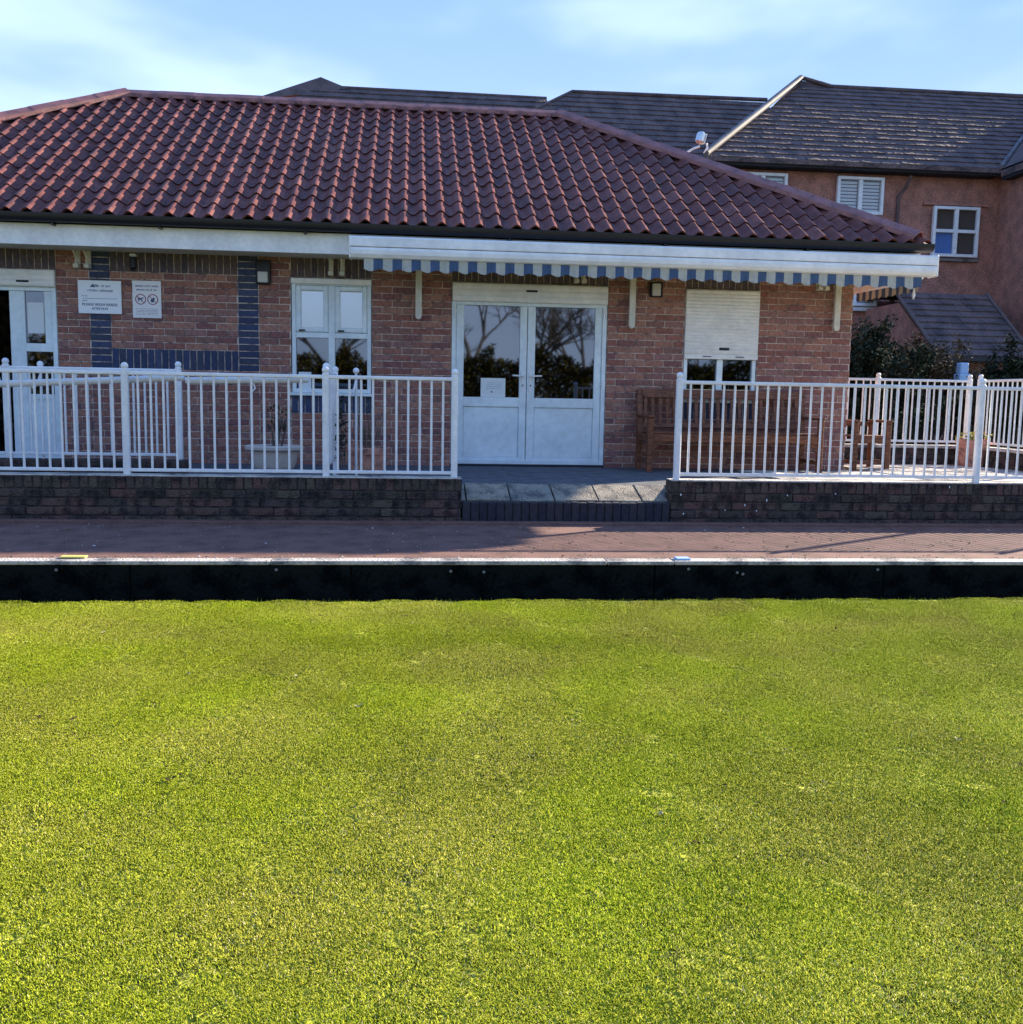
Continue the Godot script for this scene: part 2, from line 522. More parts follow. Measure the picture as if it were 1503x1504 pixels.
func build_terrace_walls() -> void:
	var left := thing("terrace_wall", V(-3.0, PATH, WALL_Z), "low weathered brick wall under the white railing left of the entrance step", "wall", "low terrace walls")
	var right := thing("terrace_wall", V(3.0, PATH, WALL_Z), "low dark brick wall with sunlit top right of the entrance step", "wall", "low terrace walls")
	terrace_wall(left, -6.3, -0.875, -1, 51)
	terrace_wall(right, 0.985, 5.6, 1, 52)
	# entrance step
	var st := thing("entrance_step", V(0.05, PATH, 2.79), "dark blue brick step edge between the two low terrace walls", "step")
	var o := st.position
	put(bx(V(-0.87, PATH - 0.2, 2.70) - o, V(0.98, -0.108, 2.778) - o), "core", M.old_mortar, st)
	rng.seed = 61
	for i in 25:
		var x := -0.868 + i * 0.0741
		var y1 := -0.100 + rng.randf_range(-0.003, 0.003)
		put(bx(V(x, PATH - 0.05, 2.70) - o, V(x + 0.068, y1, 2.792 + rng.randf_range(-0.003, 0.003)) - o, 0.006), "brick", M.step_bricks[rng.randi() % 3], st)
	# concrete lip along the foot of the walls
	tag(top(bx(V(-8, PATH - 0.05, 2.792), V(8, PATH + 0.022, 2.90), 0.01), "wall_footing", M.path), "narrow tarmac lip along the foot of the terrace walls", "", "", "structure")

func terrace_wall(t: Node3D, x0: float, x1: float, end: int, seed_: int) -> void:
	rng.seed = seed_
	var o := t.position
	put(bx(V(x0 + 0.01, PATH - 0.2, WALL_Z - 0.20) - o, V(x1 - 0.01, 0.088, WALL_Z - 0.009) - o), "core", M.old_mortar, t)
	# brick on edge coping
	var x := x0
	while x < x1 - 0.03:
		var w := minf(0.066, x1 - x)
		put(bx(V(x, -0.004, WALL_Z - 0.213) - o, V(x + w, 0.098 + rng.randf_range(-0.004, 0.004), WALL_Z + rng.randf_range(-0.002, 0.004)) - o, 0.007), "coping_brick", M.old_bricks[rng.randi() % 6], t)
		x += 0.0745
	put(bx(V(x0 + 0.004, 0.098, WALL_Z - 0.212) - o, V(x1 - 0.004, 0.1085, WALL_Z - 0.004) - o, 0.004), "mortar_capping", M.paving, t)
	for k in 4:
		var y1 := -0.013 - k * 0.075
		x = x0 + (0.0 if k % 2 == 0 else -0.1125)
		while x < x1:
			var a := maxf(x, x0)
			var b := minf(x + 0.2145, x1)
			if b - a > 0.03:
				put(bx(V(a, y1 - 0.0655, WALL_Z - 0.10) - o, V(b, y1, WALL_Z + rng.randf_range(-0.004, 0.003)) - o, 0.006), "brick", M.old_bricks[rng.randi() % 6], t)
			x += 0.225
	if end > 0:
		var fl := MB.new()
		for q in [[1.07, -0.02, 1.6], [1.86, -0.065, 1.8], [1.66, -0.11, 1.3], [1.48, -0.155, 0.8], [1.77, -0.16, 0.8], [1.10, -0.19, 1.2], [2.05, -0.02, 1.0], [2.5, 0.0, 1.0], [3.58, 0.07, 1.6]]:
			fl.ball(V(q[0], q[1], WALL_Z + 0.004) - o, V(0.0065, 0.0075 * q[2], 0.002), 7, 5)
		put(fl.mesh(), "bird_droppings", M.paper, t)
	# end face
	for k in 4:
		var y1 := -0.013 - k * 0.075
		var xa := x1 - 0.09 if end < 0 else x0 - 0.003
		put(bx(V(xa, y1 - 0.0655, WALL_Z - 0.213) - o, V(xa + 0.093, y1, WALL_Z - 0.108) - o, 0.006), "brick", M.old_bricks[rng.randi() % 6], t)

# ------------------------------------------------------------------ pavilion
var pav: Node3D
const SOFFIT := 2.31
const OPEN := [[-6.7, -5.16, 0.0, 2.10], [-2.66, -1.765, 0.82, 2.10], [-0.872, 0.922, 0.0, 2.10], [1.832, 2.718, 0.82, 2.10]]

func build_pavilion() -> void:
	pav = thing("bowls_pavilion", V(0, 0, 0), "single storey brick pavilion with hipped red pantile roof and pale blue doors", "pavilion")
	var wall := MB.new()
	# mortar backing, split round the openings
	var xs := [LEFT_X + 0.3, -6.7, -5.16, -2.66, -1.765, -0.872, 0.922, 1.832, 2.718, 3.853]
	for i in xs.size() - 1:
		if i % 2 == 0:
			wall.box(V(xs[i], -0.3, -0.26), V(xs[i + 1], 2.42, -0.007))
	for p in OPEN:
		wall.box(V(p[0], p[3], -0.26), V(p[1], 2.42, -0.007))
		if p[2] > 0.1: wall.box(V(p[0], -0.3, -0.26), V(p[1], p[2] - 0.004, -0.007))
	wall.box(V(3.60, -0.3, -6.5), V(3.853, 2.42, -0.261))
	wall.box(V(LEFT_X + 0.3, -0.3, -6.5), V(LEFT_X + 0.55, 2.42, -0.261))
	wall.box(V(LEFT_X + 0.551, -0.3, -6.5), V(3.599, 2.42, -6.25))
	var w := put(wall.mesh(), "wall", M.mortar, pav)
	build_bricks(w)
	# room behind the glass
	var room := MB.new()
	room.box(V(LEFT_X + 0.56, 0.0, -6.24), V(3.59, 0.024, -0.262))
	room.box(V(LEFT_X + 0.56, 2.36, -6.24), V(3.59, 2.40, -0.262))
	room.box(V(-3.6, 0.0, -3.0), V(3.55, 2.355, -2.95))
	put(room.mesh(), "interior", M.room, pav)
	build_roof()
	build_eaves()
	build_double_door()
	build_windows()
	build_side_door()

func add_brick(list: Array, x0: float, x1: float, y0: float, y1: float, kind: String, proud := 0.0) -> void:
	list.append([x0, x1, y0, y1, kind, proud])

func bond(list: Array, x0: float, x1: float, k0: int, k1: int, shift := 0.0) -> void:
	for k in range(k0, k1):
		var x := x0 + shift - (0.225 if shift > 0 else 0.0) + (0.0 if k % 2 == 0 else -0.1125)
		while x < x1 - 0.02:
			var a := maxf(x + 0.005, x0 + 0.004)
			var b := minf(x + 0.220, x1 - 0.004)
			if b - a > 0.03: add_brick(list, a, b, k * 0.075 + 0.005, k * 0.075 + 0.070, "red")
			x += 0.225

func soldiers(list: Array, x0: float, x1: float, y0: float, kind: String) -> void:
	var n := roundi((x1 - x0) / 0.0748)
	var p := (x1 - x0) / n
	for i in n: add_brick(list, x0 + i * p + 0.005, x0 + (i + 1) * p - 0.005, y0 + 0.005, y0 + 0.220, kind)

func build_bricks(w: Node3D) -> void:
	rng.seed = 71
	var list := []
	bond(list, -5.16, -4.815, 0, 31)
	for k in range(14, 31): add_brick(list, -4.810, -4.600, k * 0.075 + 0.005, k * 0.075 + 0.070, "blue")
	bond(list, -4.815, -3.01, 0, 14, 0.1125)
	soldiers(list, -4.595, -3.235, 1.05, "blue")
	bond(list, -4.595, -3.235, 17, 28)
	soldiers(list, -4.595, -3.235, 2.10, "dark")
	for k in range(14, 31): add_brick(list, -3.230, -3.015, k * 0.075 + 0.005, k * 0.075 + 0.070, "blue")
	bond(list, -3.01, -2.66, 0, 31)
	bond(list, -2.66, -1.765, 0, 8)
	soldiers(list, -2.66, -1.765, 0.60, "blue")
	soldiers(list, -2.66, -1.765, 2.10, "dark")
	bond(list, -1.765, -0.872, 0, 31)
	soldiers(list, -0.872, 0.922, 2.10, "dark")
	bond(list, 0.922, 1.832, 0, 31)
	bond(list, 1.832, 2.718, 0, 8)
	soldiers(list, 1.832, 2.718, 0.60, "blue")
	soldiers(list, 1.832, 2.718, 2.10, "dark")
	bond(list, 2.718, 3.86, 0, 31)
	soldiers(list, -6.7, -5.16, 2.10, "dark")
	bond(list, LEFT_X + 0.3, -6.7, 0, 31)
	var rest := {}
	var cache := {}
	var shown := 0
	var order := list.duplicate()
	for b in order:
		var cx: float = (b[0] + b[1]) / 2
		var cy: float = (b[2] + b[3]) / 2
		var pool: Array = M.bricks if b[4] == "red" else M.blue_bricks if b[4] == "blue" else M.soldiers
		var mi: int = rng.randi() % pool.size()
		var z := rng.randf_range(-0.002, 0.002)
		# the ones that stand clear of the railings are parts, the rest one mass for each tone
		var clear := cx > -5.3 and cy > 1.12 and cy < 2.3 and (cx < -2.6 or cx > 1.0 or cy > 1.3) and shown < 300
		if clear:
			shown += 1
			var key := "%d_%d" % [roundi((b[1] - b[0]) * 500), roundi((b[3] - b[2]) * 500)]
			if not cache.has(key): cache[key] = brick_mesh(b[1] - b[0], b[3] - b[2], 0.05)
			put(cache[key], "brick", pool[mi], w, V(cx, cy, z))
		else:
			var key := "%s%d" % [b[4], mi]
			if not rest.has(key): rest[key] = [MB.new(), pool[mi]]
			rest[key][0].slab(V(b[0], b[2], -0.05), V(b[1], b[3], z), 0.004)
	# side wall facing right, where it can be seen from a step aside
	for k in range(0, 31):
		var zc := -0.1125 * (k % 2)
		while zc > -6.2:
			var mi: int = rng.randi() % M.bricks.size()
			var key := "red%d" % mi
			var m: MB = rest[key][0]
			m.xf = Transform3D(Basis(V(0, 1, 0), PI / 2), V(3.853, 0, 0))
			m.slab(V(-zc + 0.005 if zc < 0 else 0.053, k * 0.075 + 0.005, -0.04), V(-zc + 0.22, k * 0.075 + 0.07, 0.007), 0.004)
			m.xf = Transform3D.IDENTITY
			zc -= 0.225
	# joined by tone: one part, several surfaces
	var all := ArrayMesh.new()
	var o := MeshInstance3D.new()
	var s := 0
	for key in rest:
		var m: ArrayMesh = rest[key][0].mesh()
		all.add_surface_from_arrays(Mesh.PRIMITIVE_TRIANGLES, m.surface_get_arrays(0))
		all.surface_set_material(s, rest[key][1])
		s += 1
	o.mesh = all
	o.name = "brickwork"
	o.set_meta("kind", "stuff")
	w.add_child(o)

# one pantile in roof coordinates: u across, t up the slope, h out of the slope
const COVER := 0.1985
const GAUGE := 0.335
func tile_height(f: float) -> float:
	var k := 0.5 + 0.5 * cos((f - 0.62) * TAU)
	return 0.060 * pow(k, 1.35)

func add_tile(m: MB, frame: Transform3D, u0: float, t0: float, lo: Callable, hi: Callable, jit: float, top_t: float) -> void:
	var seg := 10
	var th := 0.015
	var first := m.v.size()
	var l := GAUGE + 0.05
	for r in 2:
		for i in seg + 1:
			var f := float(i) / seg
			var t := minf(t0 + l * r, top_t)
			var u := clampf(u0 + f * (COVER + 0.012), lo.call(t), hi.call(t))
			var h := tile_height(f) + (th + jit if r == 0 else 0.0)
			var dh := (tile_height(minf(f + 0.02, 1.0)) - tile_height(maxf(f - 0.02, 0.0))) / (0.04 * COVER)
			m.vert(frame * V(u, t, h), frame.basis * V(-dh, 0.05, 1.0))
	for i in seg:
		var a := first + i
		var b := first + seg + 1 + i
		m.tri_i(a, a + 1, b + 1); m.tri_i(a, b + 1, b)
	for i in seg:
		var f := float(i) / seg
		var g := float(i + 1) / seg
		var ua := clampf(u0 + f * (COVER + 0.012), lo.call(t0), hi.call(t0))
		var ub := clampf(u0 + g * (COVER + 0.012), lo.call(t0), hi.call(t0))
		m.quad(frame * V(ua, t0 + 0.022, tile_height(f) + jit - 0.012), frame * V(ub, t0 + 0.022, tile_height(g) + jit - 0.012), frame * V(ub, t0, tile_height(g) + th + jit), frame * V(ua, t0, tile_height(f) + th + jit))

const EAVE_Z := 0.655
const EAVE_Y := 2.575
const RIDGE_Y := 4.79
const RIDGE_Z := -3.10
const RIDGE_X0 := -5.2
const RIDGE_X1 := 0.75

func build_roof() -> void:
	rng.seed = 81
	var run := EAVE_Z - RIDGE_Z
	var x0 := RIDGE_X0 - run
	var x1 := 4.37
	var run_r := x1 - RIDGE_X1
	var deck := MB.new()
	var e := [V(x0, EAVE_Y, EAVE_Z), V(x1, EAVE_Y, EAVE_Z), V(x1, EAVE_Y, RIDGE_Z - run), V(x0, EAVE_Y, RIDGE_Z - run)]
	var ra := V(RIDGE_X0, RIDGE_Y, RIDGE_Z)
	var rb := V(RIDGE_X1, RIDGE_Y, RIDGE_Z)
	deck.quad(e[0], e[1], rb, ra)
	deck.tri(e[1], e[2], rb)
	deck.quad(e[2], e[3], ra, rb)
	deck.tri(e[3], e[0], ra)
	deck.quad(e[3] - V(0, 0.06, 0), e[2] - V(0, 0.06, 0), e[1] - V(0, 0.06, 0), e[0] - V(0, 0.06, 0))
	var roof := put(deck.mesh(), "roof", M.dark_gap, pav)
	var length := sqrt(run * run + pow(RIDGE_Y - EAVE_Y, 2))
	var up := V(0, RIDGE_Y - EAVE_Y, -run) / length
	var out := V(0, run, RIDGE_Y - EAVE_Y).normalized()
	var frame := Transform3D(Basis(V(1, 0, 0), up, out), V(0, EAVE_Y, EAVE_Z))
	var slope := run / length
	var lo := func(t: float) -> float: return x0 + t * slope
	var hi := func(t: float) -> float: return x1 - t * run_r / length
	var rows := ceili(length / GAUGE)
	var rest := []
	for i in M.tiles.size(): rest.append(MB.new())
	var shown := 0
	for r in rows:
		var t0 := -0.03 + r * GAUGE
		if t0 > length - 0.05: continue
		var n0 := floori((lo.call(t0 + GAUGE) - x0) / COVER) - 2
		for i in range(maxi(n0, 0), int((x1 - x0) / COVER) + 1):
			var u0: float = x0 + 0.07 + i * COVER
			if u0 + COVER < lo.call(t0) or u0 > hi.call(t0): continue
			var mi: int = rng.randi() % M.tiles.size() if rng.randf() < 0.7 else 0
			var jit := rng.randf_range(-0.001, 0.007)
			var inside: bool = u0 > lo.call(t0 + GAUGE) and u0 + COVER < hi.call(t0 + GAUGE)
			if shown < 300 and u0 > -5.5 + r * 0.02:
				var m := MB.new()
				add_tile(m, frame, u0, t0, lo, hi, jit, length - 0.01)
				put(m.mesh(), "roof_tile", M.tiles[mi], roof)
				shown += 1
			else:
				add_tile(rest[mi], frame, u0, t0, lo, hi, jit, length - 0.01)
	# the other three slopes, as one mass
	var fr := [Transform3D(Basis(V(0, 0, -1), V(-run_r, RIDGE_Y - EAVE_Y, 0).normalized(), V(RIDGE_Y - EAVE_Y, run_r, 0).normalized()), V(x1, EAVE_Y, RIDGE_Z)), Transform3D(Basis(V(0, 0, 1), V(run, RIDGE_Y - EAVE_Y, 0) / length, V(-(RIDGE_Y - EAVE_Y), run, 0).normalized()), V(x0, EAVE_Y, RIDGE_Z))]
	for f in fr:
		var l2 := func(t: float) -> float: return -run + t * slope
		var h2 := func(t: float) -> float: return run - t * slope
		for r in rows:
			var t0 := -0.03 + r * GAUGE
			var u0 := -run
			while u0 < run:
				if t0 < length - 0.05 and u0 + COVER > l2.call(t0) and u0 < h2.call(t0): add_tile(rest[rng.randi() % M.tiles.size()], f, u0, t0, l2, h2, 0.001, length - 0.01)
				u0 += COVER
	var all := ArrayMesh.new()
	for i in rest.size():
		all.add_surface_from_arrays(Mesh.PRIMITIVE_TRIANGLES, rest[i].mesh().surface_get_arrays(0))
		all.surface_set_material(i, M.tiles[i])
	var o := MeshInstance3D.new()
	o.mesh = all
	o.name = "tiling"
	o.set_meta("kind", "stuff")
	roof.add_child(o)
	# ridge and hip tiles
	cap_run(roof, ra, rb, 13, 0.135, 0.03, 0.10)
	cap_run(roof, e[1] + (rb - e[1]).normalized() * 0.14, rb, 12, 0.135, 0.055, 0.12)
	cap_run(roof, e[0] + (ra - e[0]).normalized() * 0.14, ra, 12, 0.135, 0.055, 0.12)
	cap_run(roof, e[2], rb, 12, 0.135, 0.055, 0.12)
	cap_run(roof, e[3], ra, 12, 0.135, 0.055, 0.12)

func cap_run(parent: Node3D, a: Vector3, b: Vector3, n: int, half: float, drop: float, cap := 0.125) -> void:
	var d := (b - a).normalized()
	var side := d.cross(V(0, 1, 0)).normalized()
	var up := side.cross(d).normalized()
	for i in n:
		var p := a.lerp(b, float(i) / n) - d * 0.02
		var q := a.lerp(b, float(i + 1) / n)
		var lift := 0.004 * (i % 2)
		var m := MB.new()
		var prof := [[-half, drop - 0.035], [-half * 0.96, drop], [-0.03, cap], [0.03, cap], [half * 0.96, drop], [half, drop - 0.035]]
		for k in prof.size() - 1:
			var s0: Vector3 = side * prof[k][0] + up * (prof[k][1] + lift)
			var s1: Vector3 = side * prof[k + 1][0] + up * (prof[k + 1][1] + lift)
			m.quad(p + s0, p + s1, q + s1, q + s0) if false else m.quad(p + s1, p + s0, q + s0, q + s1)
			# underside and ends give the tile its thickness
			var t := up * -0.016
			m.quad(p + s0 + t, p + s1 + t, q + s1 + t, q + s0 + t)
			m.quad(p + s0, p + s1, p + s1 + t, p + s0 + t)
			m.quad(q + s1, q + s0, q + s0 + t, q + s1 + t)
		var l0: Vector3 = side * prof[0][0] + up * (prof[0][1] + lift)
		var l1: Vector3 = side * prof[5][0] + up * (prof[5][1] + lift)
		for l in [l0, l1]:
			var t := up * -0.016
			m.quad(p + l + t, p + l, q + l, q + l + t)
		put(m.mesh(), "ridge_tile", M.ridge, parent)

func build_eaves() -> void:
	var x0 := LEFT_X + 0.2
	var x1 := 4.36
	put(bx(V(x0, 2.287, 0.515), V(x1, 2.50, 0.540), 0.003), "fascia", M.fascia, pav)
	put(bx(V(x1 - 0.025, 2.287, -6.8), V(x1, 2.50, 0.514), 0.003), "fascia", M.fascia, pav)
	put(bx(V(x0, 2.31, 0.001), V(x1 - 0.03, 2.322, 0.512)), "soffit", M.cream, pav)
	put(bx(V(3.87, 2.31, -6.8), V(x1 - 0.03, 2.322, -0.002)), "soffit", M.cream, pav)
	# half round gutter
	var m := MB.new()
	var prof := []
	for i in 13:
		var a := PI + PI * i / 12.0
		prof.append(Vector2(0.635 + 0.064 * cos(a), 2.585 + 0.085 * sin(a)))
	var inner := []
	for i in 13:
		var a := PI + PI * (12 - i) / 12.0
		inner.append(Vector2(0.635 + 0.058 * cos(a), 2.585 + 0.079 * sin(a)))
	prof.append_array(inner)
	prof.reverse()
	m.prism_x(prof, x0, 4.44)
	put(m.mesh(), "gutter", M.black, pav)
	for x in [-4.98, -3.92, -2.45, -0.3, 1.4, 3.0]:
		put(bx(V(x, 2.475, 0.54), V(x + 0.03, 2.50, 0.63), 0.003), "gutter_bracket", M.black, pav)
	# white cleats left under the soffit
	for x in [-4.92, -4.81, -2.215, -2.09, 0.54, 0.625, 3.41, 3.49]:
		var b := MB.new()
		b.box(V(x - 0.028, 2.12, 0.0), V(x + 0.028, 2.165, 0.10), 0.006)
		b.tube([V(x, 2.165, 0.085), V(x + 0.003, 2.23, 0.08), V(x - 0.012, 2.30, 0.13)], [0.012, 0.011, 0.012], 8)
		b.box(V(x - 0.026, 2.165, 0.001), V(x + 0.026, 2.31, 0.012), 0.003)
		put(b.mesh(), "cleat", M.cream, pav)

# box frame between two corners in the wall plane; returns a mesh of four bars
func frame_mesh(x0: float, y0: float, x1: float, y1: float, w: float, z0: float, z1: float, bv := 0.004) -> ArrayMesh:
	var b := MB.new()
	b.box(V(x0, y0, z0), V(x0 + w, y1, z1), bv)
	b.box(V(x1 - w, y0, z0), V(x1, y1, z1), bv)
	b.box(V(x0 + w, y0, z0 + 0.001), V(x1 - w, y0 + w, z1 - 0.001), bv)
	b.box(V(x0 + w, y1 - w, z0 + 0.001), V(x1 - w, y1, z1 - 0.001), bv)
	return b.mesh()

func shutter_slats(parent: Node3D, x0: float, x1: float, y0: float, y1: float, pitch: float, z: float) -> void:
	var n := maxi(1, roundi((y1 - y0) / pitch))
	var p := (y1 - y0) / n
	for i in n:
		var b := MB.new()
		var ya := y0 + i * p
		b.prism_x([Vector2(z - 0.012, ya + 0.001), Vector2(z + 0.004, ya + 0.002), Vector2(z + 0.010, ya + p * 0.35), Vector2(z + 0.010, ya + p * 0.7), Vector2(z + 0.004, ya + p - 0.002), Vector2(z - 0.012, ya + p - 0.001)], x0, x1)
		put(b.mesh(), "slat", M.shutter, parent)

func build_double_door() -> void:
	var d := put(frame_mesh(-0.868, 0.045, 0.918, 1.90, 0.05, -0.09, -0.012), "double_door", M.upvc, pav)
	var sh := put(bx(V(-0.866, 1.888, -0.02), V(0.916, 2.094, 0.028), 0.006), "shutter_box", M.shutter, pav)
	shutter_slats(sh, -0.86, 0.91, 1.892, 2.088, 0.062, 0.028)
	put(bx(V(-0.03, 2.005, 0.036), V(0.10, 2.028, 0.042), 0.002), "vent_slot", M.dark_gap, sh)
	put(bx(V(-0.90, 0.0, -0.08), V(0.95, 0.044, -0.002)), "threshold", M.dark_gap, pav)
	for s in [[-0.816, -0.004, 1], [0.004, 0.866, -1]]:
		var a: float = s[0]
		var b: float = s[1]
		var leaf := MB.new()
		var gl0 := a + 0.088
		var gl1 := b - 0.082
		leaf.box(V(a, 0.05, -0.075), V(gl0, 1.885, -0.028), 0.004)
		leaf.box(V(gl1, 0.05, -0.075), V(b, 1.885, -0.028), 0.004)
		leaf.box(V(gl0, 0.705, -0.074), V(gl1, 0.815, -0.029), 0.004)
		leaf.box(V(gl0, 0.05, -0.074), V(gl1, 0.13, -0.029), 0.004)
		leaf.box(V(gl0, 1.862, -0.074), V(gl1, 1.885, -0.029), 0.003)
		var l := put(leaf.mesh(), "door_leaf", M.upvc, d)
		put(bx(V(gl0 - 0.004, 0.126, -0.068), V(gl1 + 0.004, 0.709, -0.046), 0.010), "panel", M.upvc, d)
		put(bx(V(gl0 - 0.004, 0.812, -0.060), V(gl1 + 0.004, 1.866, -0.052)), "pane", M.glass, d)
		var hx := b - 0.040 if s[2] > 0 else a + 0.040
		var h := MB.new()
		h.box(V(hx - 0.018, 0.88, -0.028), V(hx + 0.018, 1.11, -0.018), 0.004)
		h.tube([V(hx, 1.06, -0.02), V(hx, 1.06, 0.025), V(hx - s[2] * 0.02, 1.062, 0.030), V(hx - s[2] * 0.125, 1.066, 0.030)], [0.011, 0.011, 0.011, 0.009], 8)
		put(h.mesh(), "handle", M.white, d)
		put(bx(V(hx - 0.007, 0.945, -0.019), V(hx + 0.007, 0.965, -0.015)), "keyhole", M.dark_gap, d)
		for y in [0.30, 0.98, 1.78]:
			var kx := a - 0.018 if s[2] > 0 else b + 0.018
			var hm := MB.new()
			hm.tube([V(kx, y - 0.05, -0.012), V(kx, y + 0.05, -0.012)], [0.011, 0.011], 8)
			hm.box(V(kx - 0.03, y - 0.014, -0.027), V(kx + 0.03, y + 0.014, -0.014), 0.003)
			put(hm.mesh(), "hinge", M.white, d)

func build_windows() -> void:
	for q in [[-2.652, -1.773, 1], [1.840, 2.710, 2]]:
		var x0: float = q[0]
		var x1: float = q[1]
		var mid := (x0 + x1) / 2
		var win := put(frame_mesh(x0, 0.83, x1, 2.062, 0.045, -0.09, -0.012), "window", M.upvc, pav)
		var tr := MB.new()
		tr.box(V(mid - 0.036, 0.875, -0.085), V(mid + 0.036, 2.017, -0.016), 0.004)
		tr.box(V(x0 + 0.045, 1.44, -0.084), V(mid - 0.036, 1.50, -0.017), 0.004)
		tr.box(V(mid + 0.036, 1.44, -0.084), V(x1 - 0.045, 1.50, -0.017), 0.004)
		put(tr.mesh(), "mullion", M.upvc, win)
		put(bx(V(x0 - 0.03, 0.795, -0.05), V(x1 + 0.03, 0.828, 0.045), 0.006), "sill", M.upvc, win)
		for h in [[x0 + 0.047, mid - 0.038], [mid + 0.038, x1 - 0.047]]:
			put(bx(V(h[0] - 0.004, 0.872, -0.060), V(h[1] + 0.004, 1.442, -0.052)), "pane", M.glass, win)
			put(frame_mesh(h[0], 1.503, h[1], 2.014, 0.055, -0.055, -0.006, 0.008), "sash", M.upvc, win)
			put(bx(V(h[0] + 0.05, 1.55, -0.050), V(h[1] - 0.05, 1.965, -0.042)), "pane", M.frosted, win)
			put(bx(V(h[0] + 0.03, 1.512, -0.004), V(h[0] + 0.10, 1.53, 0.006), 0.003), "stay", M.dark_gap, win)
		if q[2] == 1:
			put(bx(V(x0 - 0.004, 2.030, -0.005), V(x1 + 0.004, 2.092, 0.020), 0.006), "shutter_box", M.shutter, win)
		else:
			var sh := put(bx(V(x0 - 0.006, 1.36, -0.010), V(x1 + 0.006, 2.095, 0.020), 0.004), "roller_shutter", M.shutter, win)
			shutter_slats(sh, x0, x1, 1.37, 2.09, 0.040, 0.020)
			put(bx(V(x0 - 0.006, 1.30, -0.010), V(x1 + 0.006, 1.358, 0.028), 0.006), "bottom_bar", M.shutter, win)
			put(bx(V(mid - 0.03, 1.405, 0.031), V(mid + 0.09, 1.435, 0.036), 0.003), "slot", M.dark_gap, win)
			for x in [mid - 0.22, mid + 0.17]:
				put(bx(V(x, 1.325, 0.028), V(x + 0.10, 1.335, 0.032), 0.001), "slot", M.dark_gap, win)

func build_side_door() -> void:
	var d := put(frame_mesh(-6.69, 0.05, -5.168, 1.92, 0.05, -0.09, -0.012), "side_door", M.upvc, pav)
	var leaf := MB.new()
	leaf.box(V(-5.665, 0.06, -0.075), V(-5.505, 1.91, -0.030), 0.004)
	leaf.box(V(-5.505, 1.22, -0.074), V(-5.22, 1.31, -0.020), 0.004)
	leaf.box(V(-5.505, 0.06, -0.074), V(-5.22, 0.70, -0.031), 0.004)
	leaf.box(V(-5.505, 0.70, -0.074), V(-5.22, 0.76, -0.026), 0.004)
	leaf.box(V(-5.30, 1.31, -0.074), V(-5.22, 1.91, -0.031), 0.004)
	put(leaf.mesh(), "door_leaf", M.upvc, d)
	put(bx(V(-5.51, 0.755, -0.060), V(-5.215, 1.225, -0.052)), "pane", M.glass, d)
	put(bx(V(-5.51, 1.305, -0.060), V(-5.295, 1.905, -0.052)), "pane", M.glass, d)
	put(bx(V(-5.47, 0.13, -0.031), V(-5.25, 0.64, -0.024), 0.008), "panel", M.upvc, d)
	put(bx(V(-5.49, 1.35, -0.10), V(-5.31, 1.90, -0.094)), "blind", M.frosted, d)
	var sh := put(bx(V(-6.69, 1.915, -0.02), V(-5.165, 2.094, 0.028), 0.006), "shutter_box", M.shutter, pav)
	shutter_slats(sh, -6.68, -5.17, 1.92, 2.088, 0.062, 0.028)
	put(bx(V(-5.56, 1.955, 0.036), V(-5.43, 1.978, 0.042), 0.003), "vent_slot", M.dark_gap, sh)

# ------------------------------------------------------------------ awnings
func stripe(i: int) -> Color:
	return Color(0.075, 0.13, 0.25) if i % 2 == 0 else Color(0.55, 0.55, 0.50)

func valance(along: Callable, length: float, ytop: Callable, depth: float, n: int, start: int) -> ArrayMesh:
	var m := MB.new()
	var sub := 6
	for i in n:
		m.col = stripe(i + start)
		for k in sub:
			var f0 := (i + float(k) / sub) / n
			var f1 := (i + float(k + 1) / sub) / n
			var pts := []
			for f in [f0, f1]:
				var ph: float = f * n / 2.0 * TAU
				var dip: float = depth + 0.028 * (0.5 - 0.5 * cos(ph + 0.9))
				var p: Vector3 = along.call(f)
				var wv: float = 0.008 * sin(ph * 0.9) + 0.006 * sin(ph * 2.3 + 1.0)
				pts.append([p, ytop.call(f), dip, wv])
			var rows := 3
			for r in rows:
				var q := []
				for c in [[0, r + 1], [1, r + 1], [1, r], [0, r]]:
					var e: Array = pts[c[0]]
					var t := float(c[1]) / rows
					q.append(V(e[0].x, e[1] - e[2] * t, e[0].z + e[3] * t))
				m.quad(q[0], q[1], q[2], q[3])
	return m.mesh()

